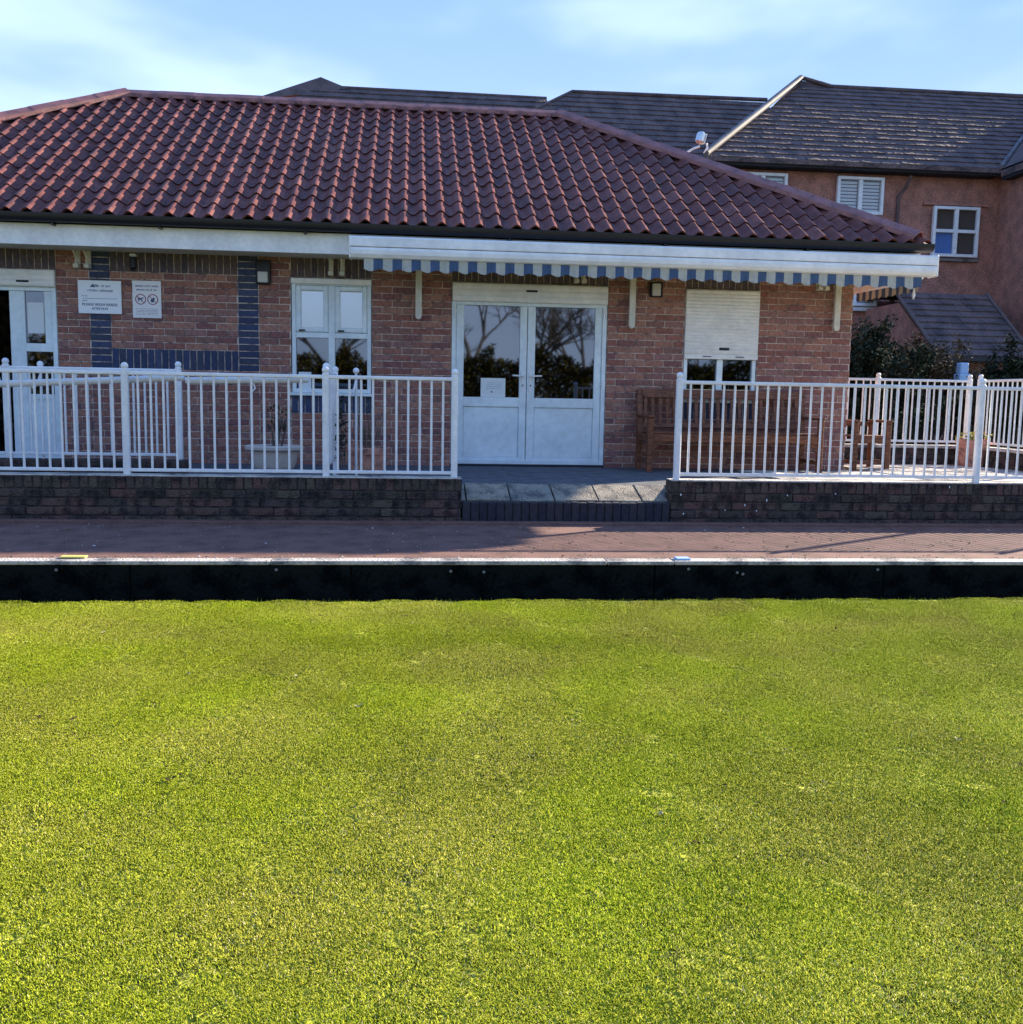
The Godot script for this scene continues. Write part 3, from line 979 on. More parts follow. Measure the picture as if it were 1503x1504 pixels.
func build_awnings() -> void:
	var a := thing("awning", V(1.25, 2.25, 0.6), "long white retractable awning with blue and white striped valance over the double doors", "awning")
	var o := a.position
	var body := MB.new()
	var up := [Vector2(0.545, 2.345), Vector2(0.752, 2.345), Vector2(0.757, 2.352), Vector2(0.757, 2.435), Vector2(0.745, 2.452), Vector2(0.545, 2.462)]
	body.prism_x(up, -1.965, 4.46)
	put(body.mesh(), "cassette", M.white, a, -o)
	var bar := MB.new()
	var p2 := [Vector2(0.60, 2.262), Vector2(0.62, 2.232), Vector2(0.69, 2.222), Vector2(0.735, 2.236), Vector2(0.758, 2.27), Vector2(0.762, 2.31), Vector2(0.754, 2.338), Vector2(0.60, 2.338)]
	bar.prism_x(p2, -1.955, 4.45)
	put(bar.mesh(), "front_bar", M.white, a, -o)
	for x in [-1.972, 4.452]:
		put(bx(V(x, 2.226, 0.55), V(x + 0.016, 2.458, 0.752), 0.006), "end_cap", M.white, a, -o)
	var along := func(f: float) -> Vector3: return V(-1.82 + f * 6.13, 0, 0.715 - 0.02 * f)
	var ytop := func(f: float) -> float: return 2.232 - 0.012 * smoothstep(0.6, 1.0, f)
	put(valance(along, 6.13, ytop, 0.105, 62, 1), "valance", M.cloth, a, -o)
	# folded cloth sagging behind the valance at the right end
	for q in [[-1.245, 2.30, 1.70], [1.185, 2.30, 1.66], [3.62, 2.30, 1.69]]:
		var m := MB.new()
		var pr := []
		var hw := 0.034
		for i in 9:
			var an := PI + PI * i / 8.0
			pr.append(Vector2(cos(an) * hw, sin(an) * hw))
		pr.append(Vector2(hw, q[1] - q[2]))
		pr.append(Vector2(-hw, q[1] - q[2]))
		for i in pr.size():
			var b0: Vector2 = pr[i]
			var b1: Vector2 = pr[(i + 1) % pr.size()]
			m.quad(V(q[0] + b0.x, q[2] + b0.y, 0.115), V(q[0] + b0.x, q[2] + b0.y, 0.07), V(q[0] + b1.x, q[2] + b1.y, 0.07), V(q[0] + b1.x, q[2] + b1.y, 0.115))
		var tr := Geometry2D.triangulate_polygon(PackedVector2Array(pr))
		for i in range(0, tr.size(), 3):
			var t := []
			for k in 3: t.append(pr[tr[i + k]])
			var s := 1.0 if (t[1] - t[0]).cross(t[2] - t[0]) > 0 else -1.0
			var t1 = t[1] if s > 0 else t[2]
			var t2 = t[2] if s > 0 else t[1]
			m.tri(V(q[0] + t[0].x, q[2] + t[0].y, 0.115), V(q[0] + t1.x, q[2] + t1.y, 0.115), V(q[0] + t2.x, q[2] + t2.y, 0.115))
		m.box(V(q[0] - 0.02, q[2] + 0.02, 0.0), V(q[0] + 0.02, q[2] + 0.07, 0.069), 0.003)
		m.box(V(q[0] - 0.02, q[1] - 0.16, 0.0), V(q[0] + 0.02, q[1] - 0.10, 0.069), 0.003)
		put(m.mesh(), "support_arm", M.cream, a, -o)
	# awning along the sunny side wall: its valance is lit through from behind
	var s := thing("awning", V(4.35, 2.2, -0.3), "striped awning valance on the right side wall, glowing in the sun", "awning")
	o = s.position
	put(bx(V(4.365, 2.225, -1.9), V(4.44, 2.33, 0.50), 0.01), "front_bar", M.white, s, -o)
	var along2 := func(f: float) -> Vector3: return V(4.375, 0, -1.05 + f * 1.55)
	var yt2 := func(f: float) -> float: return 2.226 - 0.03 * f
	var m2 := MB.new()
	var n2 := 18
	for i in n2:
		m2.col = stripe(i)
		for k in 4:
			var f0 := (i + k / 4.0) / n2
			var f1 := (i + (k + 1) / 4.0) / n2
			var a0: Vector3 = along2.call(f0)
			var a1: Vector3 = along2.call(f1)
			var d0 := 0.10 + 0.016 * (0.5 - 0.5 * cos(f0 * n2 / 2.0 * TAU))
			var d1 := 0.10 + 0.016 * (0.5 - 0.5 * cos(f1 * n2 / 2.0 * TAU))
			var w0 := 0.006 * sin(f0 * 40.0)
			var w1 := 0.006 * sin(f1 * 40.0)
			m2.quad(V(a1.x + w1, yt2.call(f1) - d1, a1.z), V(a0.x + w0, yt2.call(f0) - d0, a0.z), V(a0.x, yt2.call(f0), a0.z), V(a1.x, yt2.call(f1), a1.z))
	put(m2.mesh(), "valance", M.cloth, s, -o)
	var eye := MB.new()
	eye.tube([V(4.33, 2.20, 0.50), V(4.33, 2.10, 0.50), V(4.33, 2.04, 0.50), V(4.33, 2.00, 0.50)], [0.006, 0.008, 0.020, 0.006], 8)
	put(eye.mesh(), "crank_eye", M.white, s, -o)

# ------------------------------------------------------------------ railings
var ball_mesh: ArrayMesh
func railing(called: String, a: Vector3, b: Vector3, posts: Array, ytop: float, ybot: float, label: String, pitch := 0.104, post_w := 0.056, bal_r := 0.0105, post_top := 0.0, post_bot := -1.0) -> Node3D:
	var t := thing(called, a, label, "railing", "white metal railings")
	var len := a.distance_to(b)
	var d := (b - a) / len
	var yaw := atan2(-d.z, d.x)
	t.rotation.y = yaw
	var y0 := a.y
	var xs := posts.duplicate()
	put(bx(V(posts[0], ytop - 0.016, -0.020), V(posts[-1], ytop + 0.016, 0.020), 0.007), "top_rail", M.rail, t, V(0, -y0, 0))
	put(bx(V(posts[0], ybot - 0.014, -0.012), V(posts[-1], ybot + 0.014, 0.012), 0.004), "bottom_rail", M.rail, t, V(0, -y0, 0))
	var bal := tb([V(0, ybot + 0.01, 0), V(0, ytop - 0.01, 0)], [bal_r, bal_r], 8)
	for i in xs.size() - 1:
		var span: float = xs[i + 1] - xs[i]
		var n := maxi(2, roundi(span / pitch))
		for k in range(1, n):
			put(bal, "baluster", M.rail, t, V(xs[i] + span * k / n, -y0, 0))
	var pt := ytop + 0.035 if post_top == 0.0 else post_top
	var pb := y0 if post_bot < -0.5 else post_bot
	var pm := MB.new()
	pm.box(V(-post_w / 2, pb, -post_w / 2), V(post_w / 2, pt, post_w / 2), 0.010)
	var post := pm.mesh()
	if not ball_mesh:
		var bm := MB.new()
		bm.ball(V(0, 0.023, 0), V(0.031, 0.031, 0.031), 16, 12)
		bm.lathe(V(0, -0.012, 0), [[0.030, 0.0], [0.024, 0.012], [0.02, 0.018]], 14)
		ball_mesh = bm.mesh()
	for x in xs:
		var p := put(post, "post", M.rail, t, V(x, -y0, 0))
		put(ball_mesh, "ball_cap", M.rail, p, V(0, pt, 0))
	return t

func build_railings() -> void:
	var z := WALL_Z - 0.075
	var left := railing("railing", V(-3.70, 0.10, z), V(0, 0.10, z), [-1.66, 0.0, 1.655, 2.757], 0.958, 0.148, "front white railing on the wall left of the entrance step", 0.104)
	# tube handrail fixed behind the left railing
	var hr := MB.new()
	hr.tube([V(-2.2, 0.80, -0.11), V(-1.0, 0.85, -0.11), V(-0.05, 0.90, -0.11), V(0.40, 0.93, -0.11), V(0.46, 0.92, -0.11)], [0.029, 0.029, 0.029, 0.029, 0.02], 12)
	put(hr.mesh(), "handrail", M.rail, left, V(0, -0.10, 0))
	var hr2 := MB.new()
	hr2.tube([V(0.47, 0.905, -0.11), V(1.0, 0.92, -0.11), V(1.42, 0.932, -0.11), V(1.50, 0.925, -0.11)], [0.029, 0.029, 0.029, 0.018], 12)
	put(hr2.mesh(), "handrail", M.rail, left, V(0, -0.10, 0))
	for x in [-1.05, 1.03]:
		put(tb([V(x, 0.86, -0.11), V(x + 0.02, 0.80, -0.10), V(x, 0.77, -0.05), V(x, 0.78, -0.01)], [0.008, 0.008, 0.008, 0.008], 8), "handrail_bracket", M.rail, left, V(0, -0.05, 0))
	railing("railing", V(1.045, 0.10, z), V(5, 0.10, z), [0.0, 2.83, 4.6], 0.972, 0.156, "front white railing on the wall right of the entrance step", 0.0995)
	# railing across the terrace, seen end on
	railing("railing", V(-2.045, FL, 2.66), V(-2.045, FL, 1.5), [0.0, 1.0], 0.99, 0.20, "short white railing running back from the left front railing", 0.075, 0.05, 0.011)
	# ramp railing on a low kerb
	var kerb := thing("ramp_kerb", V(-4.6, FL, 1.70), "low dark brick kerb of the ramp behind the left railing", "kerb")
	var k0 := kerb.position
	put(bx(V(-6.6, FL - 0.1, 1.62) - k0, V(-3.44, 0.165, 1.78) - k0, 0.006), "kerb_core", M.old_mortar, kerb)
	rng.seed = 91
	for c in 2:
		var x := -6.6 - 0.1125 * c
		while x < -3.45:
			put(bx(V(maxf(x, -6.6), FL + c * 0.075, 1.70) - k0, V(minf(x + 0.214, -3.435), FL + c * 0.075 + 0.066, 1.785) - k0, 0.005), "brick", M.old_bricks[rng.randi() % 6], kerb)
			x += 0.225
	railing("railing", V(-5.05, 0.165, 1.70), V(0, 0.165, 1.70), [-1.55, 0.0, 1.55], 1.005, 0.215, "inner white ramp railing behind the left front railing", 0.104)
	for q in [[-4.75, 1.68], [-1.85, 1.62]]:
		var hp := thing("handrail_post", V(q[0], FL, q[1]), "slender white post with small ball top in front of the side door" if q[0] < -3 else "slender white post with small ball top behind the terracotta pot", "post")
		put(tb([V(0, 0, 0), V(0, 1.0, 0)], [0.012, 0.012], 8), "rod", M.rail, hp)
		var bm := MB.new()
		bm.ball(V(0, 1.022, 0), V(0.030, 0.030, 0.030), 12, 10)
		put(bm.mesh(), "ball_cap", M.rail, hp)
		put(tb([V(0, 0.93, 0), V(-0.02, 0.84, 0.03), V(-0.05, 0.80, 0.04), V(-0.07, 0.82, 0.04)], [0.011, 0.011, 0.011, 0.010], 8), "hook", M.rail, hp)
	# right end of the terrace: parapets with railings
	var pw := thing("parapet_wall", V(5.2, FL, -1.22), "low dark parapet wall across the back of the sunny terrace end", "wall")
	parapet(pw, V(4.05, 0, -1.22), 2.05, 0.0)
	var ps := thing("parapet_wall", V(6.1, FL, 0.8), "low parapet wall along the right edge of the terrace", "wall")
	parapet(ps, V(6.16, 0, -1.20), 1.9, -PI / 2)
	railing("railing", V(4.12, 0.285, -1.22), V(9, 0.285, -1.22), [0.0, 0.70, 1.98], 1.14, 0.335, "white railing on the back parapet behind the wooden chair", 0.100, 0.06)
	railing("railing", V(6.16, 0.285, -1.12), V(6.16, 0.285, 5), [0.05, 1.75], 1.14, 0.335, "white railing along the right edge of the terrace", 0.100, 0.06)

func parapet(t: Node3D, start: Vector3, length: float, turn: float) -> void:
	var holder := t.position
	var base := Transform3D(Basis(V(0, 1, 0), turn), start - holder)
	var m := MB.new()
	m.xf = base
	m.box(V(0, FL - 0.02, -0.10), V(length, 0.245, 0.10))
	put(m.mesh(), "core", M.old_mortar, t)
	rng.seed = 95
	for c in 3:
		var x := -0.1125 * (c % 2)
		while x < length - 0.03:
			var b := MB.new()
			b.xf = base
			b.box(V(maxf(x, 0), FL + c * 0.075, -0.107), V(minf(x + 0.214, length), FL + c * 0.075 + 0.066, 0.107), 0.005)
			put(b.mesh(), "brick", M.old_bricks[rng.randi() % 6], t)
			x += 0.225
	var cp := MB.new()
	cp.xf = base
	cp.box(V(-0.02, 0.246, -0.125), V(length + 0.02, 0.285, 0.125), 0.008)
	put(cp.mesh(), "coping", M.paving, t)

# ------------------------------------------------------------------ furniture
func build_bench() -> void:
	var t := thing("garden_bench", V(2.275, FL, 0.40), "long weathered wooden slatted bench against the wall beside the double doors", "bench")
	var hw := 0.975
	for s in [-1.0, 1.0]:
		var x: float = s * hw - 0.03
		put(bx(V(x, 0, 0.235), V(x + 0.06, 0.60, 0.295), 0.006), "leg", M.wood, t)
		var m := MB.new()
		m.xf = Transform3D(Basis(V(1, 0, 0), -0.0), Vector3.ZERO)
		m.box(V(x, 0, -0.28), V(x + 0.06, 0.45, -0.22), 0.006)
		put(m.mesh(), "leg", M.wood, t)
		var u := MB.new()
		u.xf = Transform3D(Basis(V(1, 0, 0), -0.13), V(0, 0.45, -0.25))
		u.box(V(x, -0.02, -0.03), V(x + 0.06, 0.47, 0.03), 0.006)
		put(u.mesh(), "back_post", M.wood_back, t)
		put(bx(V(x - 0.008, 0.60, -0.27), V(x + 0.068, 0.632, 0.32), 0.010), "armrest", M.wood, t)
		put(bx(V(x + 0.008, 0.335, -0.22), V(x + 0.052, 0.42, 0.235), 0.004), "side_rail", M.wood, t)
		put(bx(V(x + 0.012, 0.10, -0.22), V(x + 0.048, 0.145, 0.235), 0.004), "stretcher", M.wood, t)
		# curved corner brace under the front rail
		var b := MB.new()
		var n := 6
		for i in n:
			var a0 := PI / 2 * i / n
			var a1 := PI / 2 * (i + 1) / n
			var p0 := Vector2(0.16 - 0.16 * sin(a0), 0.16 - 0.16 * cos(a0))
			var p1 := Vector2(0.16 - 0.16 * sin(a1), 0.16 - 0.16 * cos(a1))
			var bx0: float = x + 0.06 if s < 0 else x
			for zz in [0.25, 0.28]:
				var q0 := V(bx0 - s * p0.x, 0.335 - p0.y, zz)
				var q1 := V(bx0 - s * p1.x, 0.335 - p1.y, zz)
				var q2 := V(bx0, 0.335, zz)
				if (s < 0) == (zz > 0.26): b.tri(q2, q1, q0)
				else: b.tri(q2, q0, q1)
			b.quad(V(bx0 - s * p0.x, 0.335 - p0.y, 0.28), V(bx0 - s * p0.x, 0.335 - p0.y, 0.25), V(bx0 - s * p1.x, 0.335 - p1.y, 0.25), V(bx0 - s * p1.x, 0.335 - p1.y, 0.28))
		put(b.mesh(), "brace", M.wood, t)
	put(bx(V(-hw + 0.03, 0.335, 0.243), V(hw - 0.03, 0.425, 0.285), 0.006), "front_rail", M.wood, t)
	put(bx(V(-hw + 0.03, 0.335, -0.27), V(hw - 0.03, 0.425, -0.235), 0.006), "back_rail", M.wood, t)
	for i in 5:
		put(bx(V(-hw + 0.032, 0.426, -0.215 + i * 0.098), V(hw - 0.032, 0.448, -0.135 + i * 0.098), 0.006), "seat_slat", M.wood, t)
	var bf := Transform3D(Basis(V(1, 0, 0), -0.13), V(0, 0.45, -0.25))
	var tr := MB.new()
	tr.xf = bf
	tr.box(V(-hw + 0.03, 0.375, -0.022), V(hw - 0.03, 0.475, 0.022), 0.008)
	put(tr.mesh(), "top_rail", M.wood_back, t)
	var lr := MB.new()
	lr.xf = bf
	lr.box(V(-hw + 0.03, 0.03, -0.02), V(hw - 0.03, 0.085, 0.02), 0.006)
	put(lr.mesh(), "lower_back_rail", M.wood_back, t)
	var n := 22
	for i in n:
		var x := -hw + 0.03 + (2 * hw - 0.06) * (i + 0.5) / n
		var m := MB.new()
		m.xf = bf
		m.box(V(x - 0.021, 0.08, -0.010), V(x + 0.021, 0.38, 0.010), 0.004)
		put(m.mesh(), "back_slat", M.wood_back, t)

	# low wooden chair by the corner of the building
	var c := thing("wooden_chair", V(4.165, FL, 0.02), "low wooden chair standing in the sun by the pavilion corner", "chair")
	for x in [-0.205, 0.205]:
		for z in [0.0, -0.42]:
			put(bx(V(x - 0.032, 0, z - 0.032), V(x + 0.032, 0.575, z + 0.032), 0.006), "leg", M.wood, c)
		put(bx(V(x - 0.04, 0.576, -0.47), V(x + 0.04, 0.604, 0.05), 0.008), "armrest", M.wood, c)
		put(bx(V(x - 0.015, 0.08, -0.388), V(x + 0.015, 0.12, -0.032), 0.004), "stretcher", M.wood, c)
	put(bx(V(-0.173, 0.33, -0.020), V(0.173, 0.395, 0.020), 0.004), "front_rail", M.wood, c)
	put(bx(V(-0.173, 0.075, -0.015), V(0.173, 0.115, 0.015), 0.004), "front_stretcher", M.wood, c)
	for i in 4:
		put(bx(V(-0.205, 0.397, -0.39 + i * 0.105), V(0.205, 0.418, -0.295 + i * 0.105), 0.005), "seat_slat", M.wood, c)
	put(bx(V(-0.173, 0.52, -0.44), V(0.173, 0.575, -0.41), 0.005), "back_rail", M.wood, c)

# ------------------------------------------------------------------ plants
func leaf_quad(m: MB, p: Vector3, d: Vector3, l: float, w: float, col: Color) -> void:
	m.col = col
	var s := d.cross(V(0.31, 0.87, 0.21)).normalized() * w
	var up := s.cross(d).normalized() * w * 0.25
	var a := p
	var b := p + d * l * 0.5 + s + up
	var e := p + d * l
	var f := p + d * l * 0.5 - s + up
	m.tri(a, b, e)
	m.tri(a, e, f)

func build_pots() -> void:
	rng.seed = 101
	# pale oval planter
	var a := thing("planter", V(-2.69, FL, 1.20), "pale stone planter with thick rim behind the left railing", "planter")
	var m := MB.new()
	m.lathe(Vector3.ZERO, [[0.0, 0.0], [0.150, 0.0], [0.180, 0.02], [0.205, 0.06], [0.220, 0.11], [0.228, 0.16], [0.231, 0.19], [0.232, 0.205], [0.232, 0.215], [0.268, 0.220], [0.290, 0.232], [0.292, 0.260], [0.272, 0.274], [0.238, 0.272], [0.226, 0.25], [0.0, 0.248]], 36, 1.0, 0.8)
	put(m.mesh(), "bowl", M.stone_pot, a)
	var so := MB.new()
	so.lathe(Vector3.ZERO, [[0.225, 0.252], [0.1, 0.266], [0.0, 0.27]], 24, 1.0, 0.8)
	put(so.mesh(), "soil", M.soil, a)
	var sh := thing("shrub", V(-2.66, FL + 0.26, 1.20), "bare dark stemmed shrub growing in the pale planter", "plant")
	var st := MB.new()
	for i in 7:
		var an := rng.randf() * TAU
		var b := V(cos(an) * 0.04, 0, sin(an) * 0.04)
		var q := b + V(rng.randf_range(-0.08, 0.10), rng.randf_range(0.18, 0.30), rng.randf_range(-0.06, 0.06))
		st.tube([b, (b + q) / 2 + V(0.02, 0.03, 0), q], [0.010, 0.008, 0.004], 5)
		for k in 2:
			st.tube([q.lerp(b, 0.35), q + V(rng.randf_range(-0.07, 0.07), rng.randf_range(0.04, 0.12), rng.randf_range(-0.05, 0.05))], [0.005, 0.002], 4)
	put(st.mesh(), "stem", M.bark, sh)
	var lf := MB.new()
	for i in 70:
		var p := V(rng.randf_range(-0.10, 0.12), rng.randf_range(0.16, 0.40), rng.randf_range(-0.1, 0.1))
		leaf_quad(lf, p, V(rng.randf_range(-1, 1), rng.randf_range(-0.3, 0.9), rng.randf_range(-1, 1)).normalized(), 0.05, 0.011, Color(0.03, 0.035, 0.022) * rng.randf_range(0.7, 1.5))
	put(lf.mesh(), "foliage", M.leaf, sh)
	# terracotta pot
	var b2 := thing("flower_pot", V(-1.76, FL, 1.20), "round terracotta flower pot behind the left railing", "pot")
	var pm := MB.new()
	var prof := [[0.0, 0.0], [0.165, 0.0], [0.198, 0.195], [0.215, 0.20], [0.222, 0.262], [0.212, 0.268], [0.196, 0.266], [0.192, 0.235], [0.0, 0.232]]
	pm.lathe(Vector3.ZERO, prof, 32)
	put(pm.mesh(), "pot_body", M.terracotta, b2)
	var sm := MB.new()
	sm.lathe(Vector3.ZERO, [[0.19, 0.238], [0.0, 0.248]], 20)
	put(sm.mesh(), "soil", M.soil, b2)
	var pl := thing("pot_plant", V(-1.76, FL + 0.24, 1.20), "straggly dry grey green plant in the terracotta pot behind the railing", "plant")
	var pt := MB.new()
	var lf2 := MB.new()
	for i in 16:
		var an := rng.randf() * TAU
		var r := rng.randf_range(0.02, 0.11)
		var p0 := V(cos(an) * r, 0, sin(an) * r)
		var p1 := p0 + V(cos(an) * rng.randf_range(0.0, 0.10), rng.randf_range(0.16, 0.46), sin(an) * rng.randf_range(0.0, 0.08))
		pt.tube([p0, (p0 + p1) / 2 + V(rng.randf_range(-0.02, 0.02), 0, 0), p1], [0.004, 0.003, 0.0015], 4)
		for k in 14:
			var f := rng.randf_range(0.2, 1.0)
			var dd := V(rng.randf_range(-1, 1), rng.randf_range(0.0, 1.0), rng.randf_range(-1, 1)).normalized()
			leaf_quad(lf2, p0.lerp(p1, f), dd, rng.randf_range(0.025, 0.05), 0.006, Color(0.12, 0.14, 0.085) * rng.randf_range(0.6, 1.5))
	put(pt.mesh(), "stem", M.bark, pl)
	put(lf2.mesh(), "foliage", M.leaf, pl)
	# leafy plant by the short railing
	var lp := thing("leafy_plant", V(-1.945, FL, 1.98), "dark leafy plant growing against the short white railing", "plant")
	var s3 := MB.new()
	var l3 := MB.new()
	for i in 6:
		var q0 := V(rng.randf_range(-0.05, 0.05), 0, rng.randf_range(-0.2, 0.2))
		var q1 := q0 + V(rng.randf_range(-0.04, 0.03), rng.randf_range(0.5, 0.78), rng.randf_range(-0.12, 0.12))
		s3.tube([q0, q1], [0.005, 0.002], 5)
		for k in 26:
			var f := rng.randf_range(0.35, 1.0)
			leaf_quad(l3, q0.lerp(q1, f), V(rng.randf_range(-0.5, 0.6), rng.randf_range(-0.4, 0.8), rng.randf_range(-1, 1)).normalized(), rng.randf_range(0.04, 0.07), 0.013, Color(0.028, 0.04, 0.03) * rng.randf_range(0.7, 1.6))
	put(s3.mesh(), "stem", M.bark, lp)
	put(l3.mesh(), "foliage", M.leaf, lp)
	# square terracotta planter with yellow flowers in the corner
	var p4 := thing("flower_pot", V(5.93, FL, -0.78), "tall terracotta pot in the far terrace corner by the parapet", "pot")
	var d4 := MB.new()
	d4.lathe(Vector3.ZERO, [[0.0, 0.0], [0.145, 0.0], [0.185, 0.30], [0.20, 0.305], [0.205, 0.36], [0.19, 0.365], [0.17, 0.33], [0.0, 0.325]], 28)
	put(d4.mesh(), "pot_body", M.terracotta, p4)
	var fl := thing("yellow_flowers", V(5.93, FL + 0.33, -0.78), "mound of yellow flowers in the tall terracotta corner pot", "flowers")
	var f4 := MB.new()
	var g4 := MB.new()
	for i in 130:
		var an := rng.randf() * TAU
		var r := sqrt(rng.randf()) * 0.22
		var p := V(cos(an) * r, rng.randf_range(0.0, 0.09) * (1.2 - r * 3.0) + 0.03, sin(an) * r)
		if i % 2 == 0:
			leaf_quad(f4, p, V(rng.randf_range(-1, 1), rng.randf_range(0.2, 1), rng.randf_range(-1, 1)).normalized(), 0.045, 0.018, Color(0.72, 0.60, 0.16) * rng.randf_range(0.7, 1.15))
		else:
			leaf_quad(g4, p - V(0, 0.02, 0), V(rng.randf_range(-1, 1), rng.randf_range(0.0, 1), rng.randf_range(-1, 1)).normalized(), 0.05, 0.012, Color(0.10, 0.15, 0.04) * rng.randf_range(0.7, 1.3))
	put(f4.mesh(), "blossom", M.leaf, fl)
	put(g4.mesh(), "foliage", M.leaf, fl)

# ------------------------------------------------------------------ signs, lamps and small things
func text(parent: Node3D, s: String, at: Vector3, size: float, m: Material, called := "lettering", squeeze := 1.0) -> void:
	var f := SystemFont.new()
	f.font_names = PackedStringArray(["Droid Sans"])
	f.font_weight = 700
	var tm := TextMesh.new()
	tm.text = s
	tm.font = f
	tm.font_size = 32
	tm.pixel_size = size / 32.0
	tm.depth = 0.001
	var o := put(tm, called, m, parent, at)
	o.scale = V(squeeze, 1, 1)

func smudge(parent: Node3D, x: float, y: float, w: float, h: float, z: float, m: Material, seed_: int) -> void:
	# lettering too worn to read: a row of separate strokes
	rng.seed = seed_
	var b := MB.new()
	var u := 0.0
	while u < w:
		var lw := rng.randf_range(0.006, 0.014)
		if rng.randf() < 0.87:
			var hh := h * rng.randf_range(0.7, 1.0)
			b.box(V(x + u, y, z), V(x + u + 0.004, y + hh, z + 0.0008))
			b.box(V(x + u + 0.0041, y + (hh - 0.004 if rng.randf() < 0.5 else hh * 0.45), z), V(x + u + lw - 0.003, y + (hh if rng.randf() < 0.5 else hh * 0.45 + 0.004), z + 0.0008))
		u += lw
	put(b.mesh(), "lettering", m, parent)

func ring(m: MB, c: Vector3, r: float, w: float) -> void:
	for i in 28:
		var a := TAU * i / 28
		var b := TAU * (i + 1) / 28
		m.quad(c + V(cos(a), sin(a), 0) * (r - w), c + V(cos(a), sin(a), 0) * r, c + V(cos(b), sin(b), 0) * r, c + V(cos(b), sin(b), 0) * (r - w))

func build_small_things() -> void:
	var s := thing("notice_board", V(-4.70, 1.82, 0.012), "white rectangular notice about washing hands on the brick wall", "sign")
	put(bx(V(-0.228, -0.178, 0), V(0.228, 0.178, 0.012), 0.004), "board", mat(lin(0.78, 0.80, 0.82), 0.35), s)
	var z := 0.0128
	text(s, "PLEASE WASH HANDS", V(0.0, -0.080, z), 0.040, M.ink, "lettering", 0.92)
	text(s, "AFTER PLAY", V(0.0, -0.124, z), 0.034, M.ink, "lettering", 0.92)
	smudge(s, -0.13, 0.058, 0.27, 0.024, z, M.ink, 3)
	smudge(s, -0.185, 0.004, 0.05, 0.014, z, M.ink, 4)
	smudge(s, -0.185, -0.046, 0.045, 0.013, z, M.ink, 5)
	put(bx(V(-0.18, -0.018, z), V(0.18, -0.014, z + 0.0008)), "rule", M.ink, s)
	var lg := MB.new()
	lg.tri(V(-0.10, 0.105, z), V(-0.045, 0.105, z), V(-0.068, 0.145, z))
	for i in 3: lg.box(V(-0.05 + i * 0.016, 0.108, z), V(-0.04 + i * 0.016, 0.138 - i * 0.004, z + 0.0008))
	put(lg.mesh(), "emblem", M.ink, s)
	smudge(s, 0.005, 0.108, 0.10, 0.022, z, M.ink, 6)
	var n := thing("notice_sheet", V(-4.205, 1.81, 0.010), "laminated paper notice with two round prohibition symbols on the brick wall", "sign")
	put(bx(V(-0.152, -0.20, 0), V(0.152, 0.20, 0.006), 0.002), "sheet", mat(lin(0.76, 0.74, 0.74), 0.3), n)
	z = 0.0068
	smudge(n, -0.12, 0.132, 0.24, 0.022, z, M.ink, 7)
	smudge(n, -0.11, 0.092, 0.21, 0.020, z, M.ink, 8)
	var rg := MB.new()
	for cx in [-0.066, 0.062]:
		ring(rg, V(cx, 0.0, z + 0.0004), 0.058, 0.010)
		var d := Basis(V(0, 0, 1), -0.78)
		rg.xf = Transform3D(d, V(cx, 0, 0))
		rg.box(V(-0.05, -0.0035, z), V(0.05, 0.0035, z + 0.0008))
		rg.xf = Transform3D.IDENTITY
	put(rg.mesh(), "prohibition_symbol", M.red_ink, n)
	var dg := MB.new()
	dg.box(V(-0.095, -0.006, z - 0.0002), V(-0.050, 0.014, z + 0.0004))
	for x in [-0.093, -0.086, -0.060, -0.054]: dg.box(V(x, -0.024, z - 0.0002), V(x + 0.005, -0.007, z + 0.0004))
	dg.box(V(-0.049, 0.008, z - 0.0002), V(-0.036, 0.022, z + 0.0004))
	dg.tri(V(-0.096, 0.012, z), V(-0.096, 0.020, z), V(-0.106, 0.024, z))
	put(dg.mesh(), "pictogram", M.ink, n)
	var dg2 := MB.new()
	dg2.ball(V(0.058, -0.012, z), V(0.020, 0.020, 0.0006), 12, 6)
	dg2.ball(V(0.072, 0.008, z), V(0.012, 0.014, 0.0006), 10, 6)
	put(dg2.mesh(), "pictogram", M.ink, n)
	for i in 5: smudge(n, -0.115, -0.105 - i * 0.016, 0.23, 0.008, z, mat(lin(0.32, 0.30, 0.33), 0.8), 20 + i)

	lamp(V(-2.95, 2.135, 0.0), 0.082, 0.13, "black wall lamp with pale lens beside the narrow blue brick column", 0.055)
	lamp(V(1.475, 2.075, 0.0), 0.075, 0.085, "black wall lamp with pale lens high beside the roller shutter window", 0.05)
	var sn := thing("security_camera", V(-4.335, 2.20, 0.0), "small black camera with white cap on the dark soldier course", "camera")
	put(bx(V(-0.03, -0.07, 0.0), V(0.03, 0.06, 0.06), 0.012), "housing", M.black, sn)
	put(bx(V(-0.034, 0.061, 0.0), V(0.034, 0.092, 0.065), 0.008), "cap", M.white, sn)
	put(tb([V(0, -0.06, 0.04), V(0.0, -0.085, 0.075)], [0.018, 0.020], 10), "lens", M.black, sn)

	# notices in the glass
	var nt := thing("paper_notice", V(-0.385, 0.925, -0.050), "white paper notice stuck low in the left glass of the double doors", "notice")
	put(bx(V(-0.142, -0.108, 0.0), V(0.142, 0.108, 0.002)), "sheet", mat(lin(0.66, 0.70, 0.70), 0.6), nt)
	for i in 4: smudge(nt, -0.08, 0.05 - i * 0.022, 0.17, 0.008, 0.0024, mat(lin(0.22, 0.34, 0.40), 0.8), 40 + i)
	var dot := MB.new()
	dot.ball(V(-0.015, -0.05, 0.002), V(0.010, 0.010, 0.001), 10, 6)
	put(dot.mesh(), "emblem", M.ink, nt)
	var nt2 := thing("paper_notice", V(-2.515, 0.965, -0.050), "pale paper notice in the lower left pane of the left window", "notice")
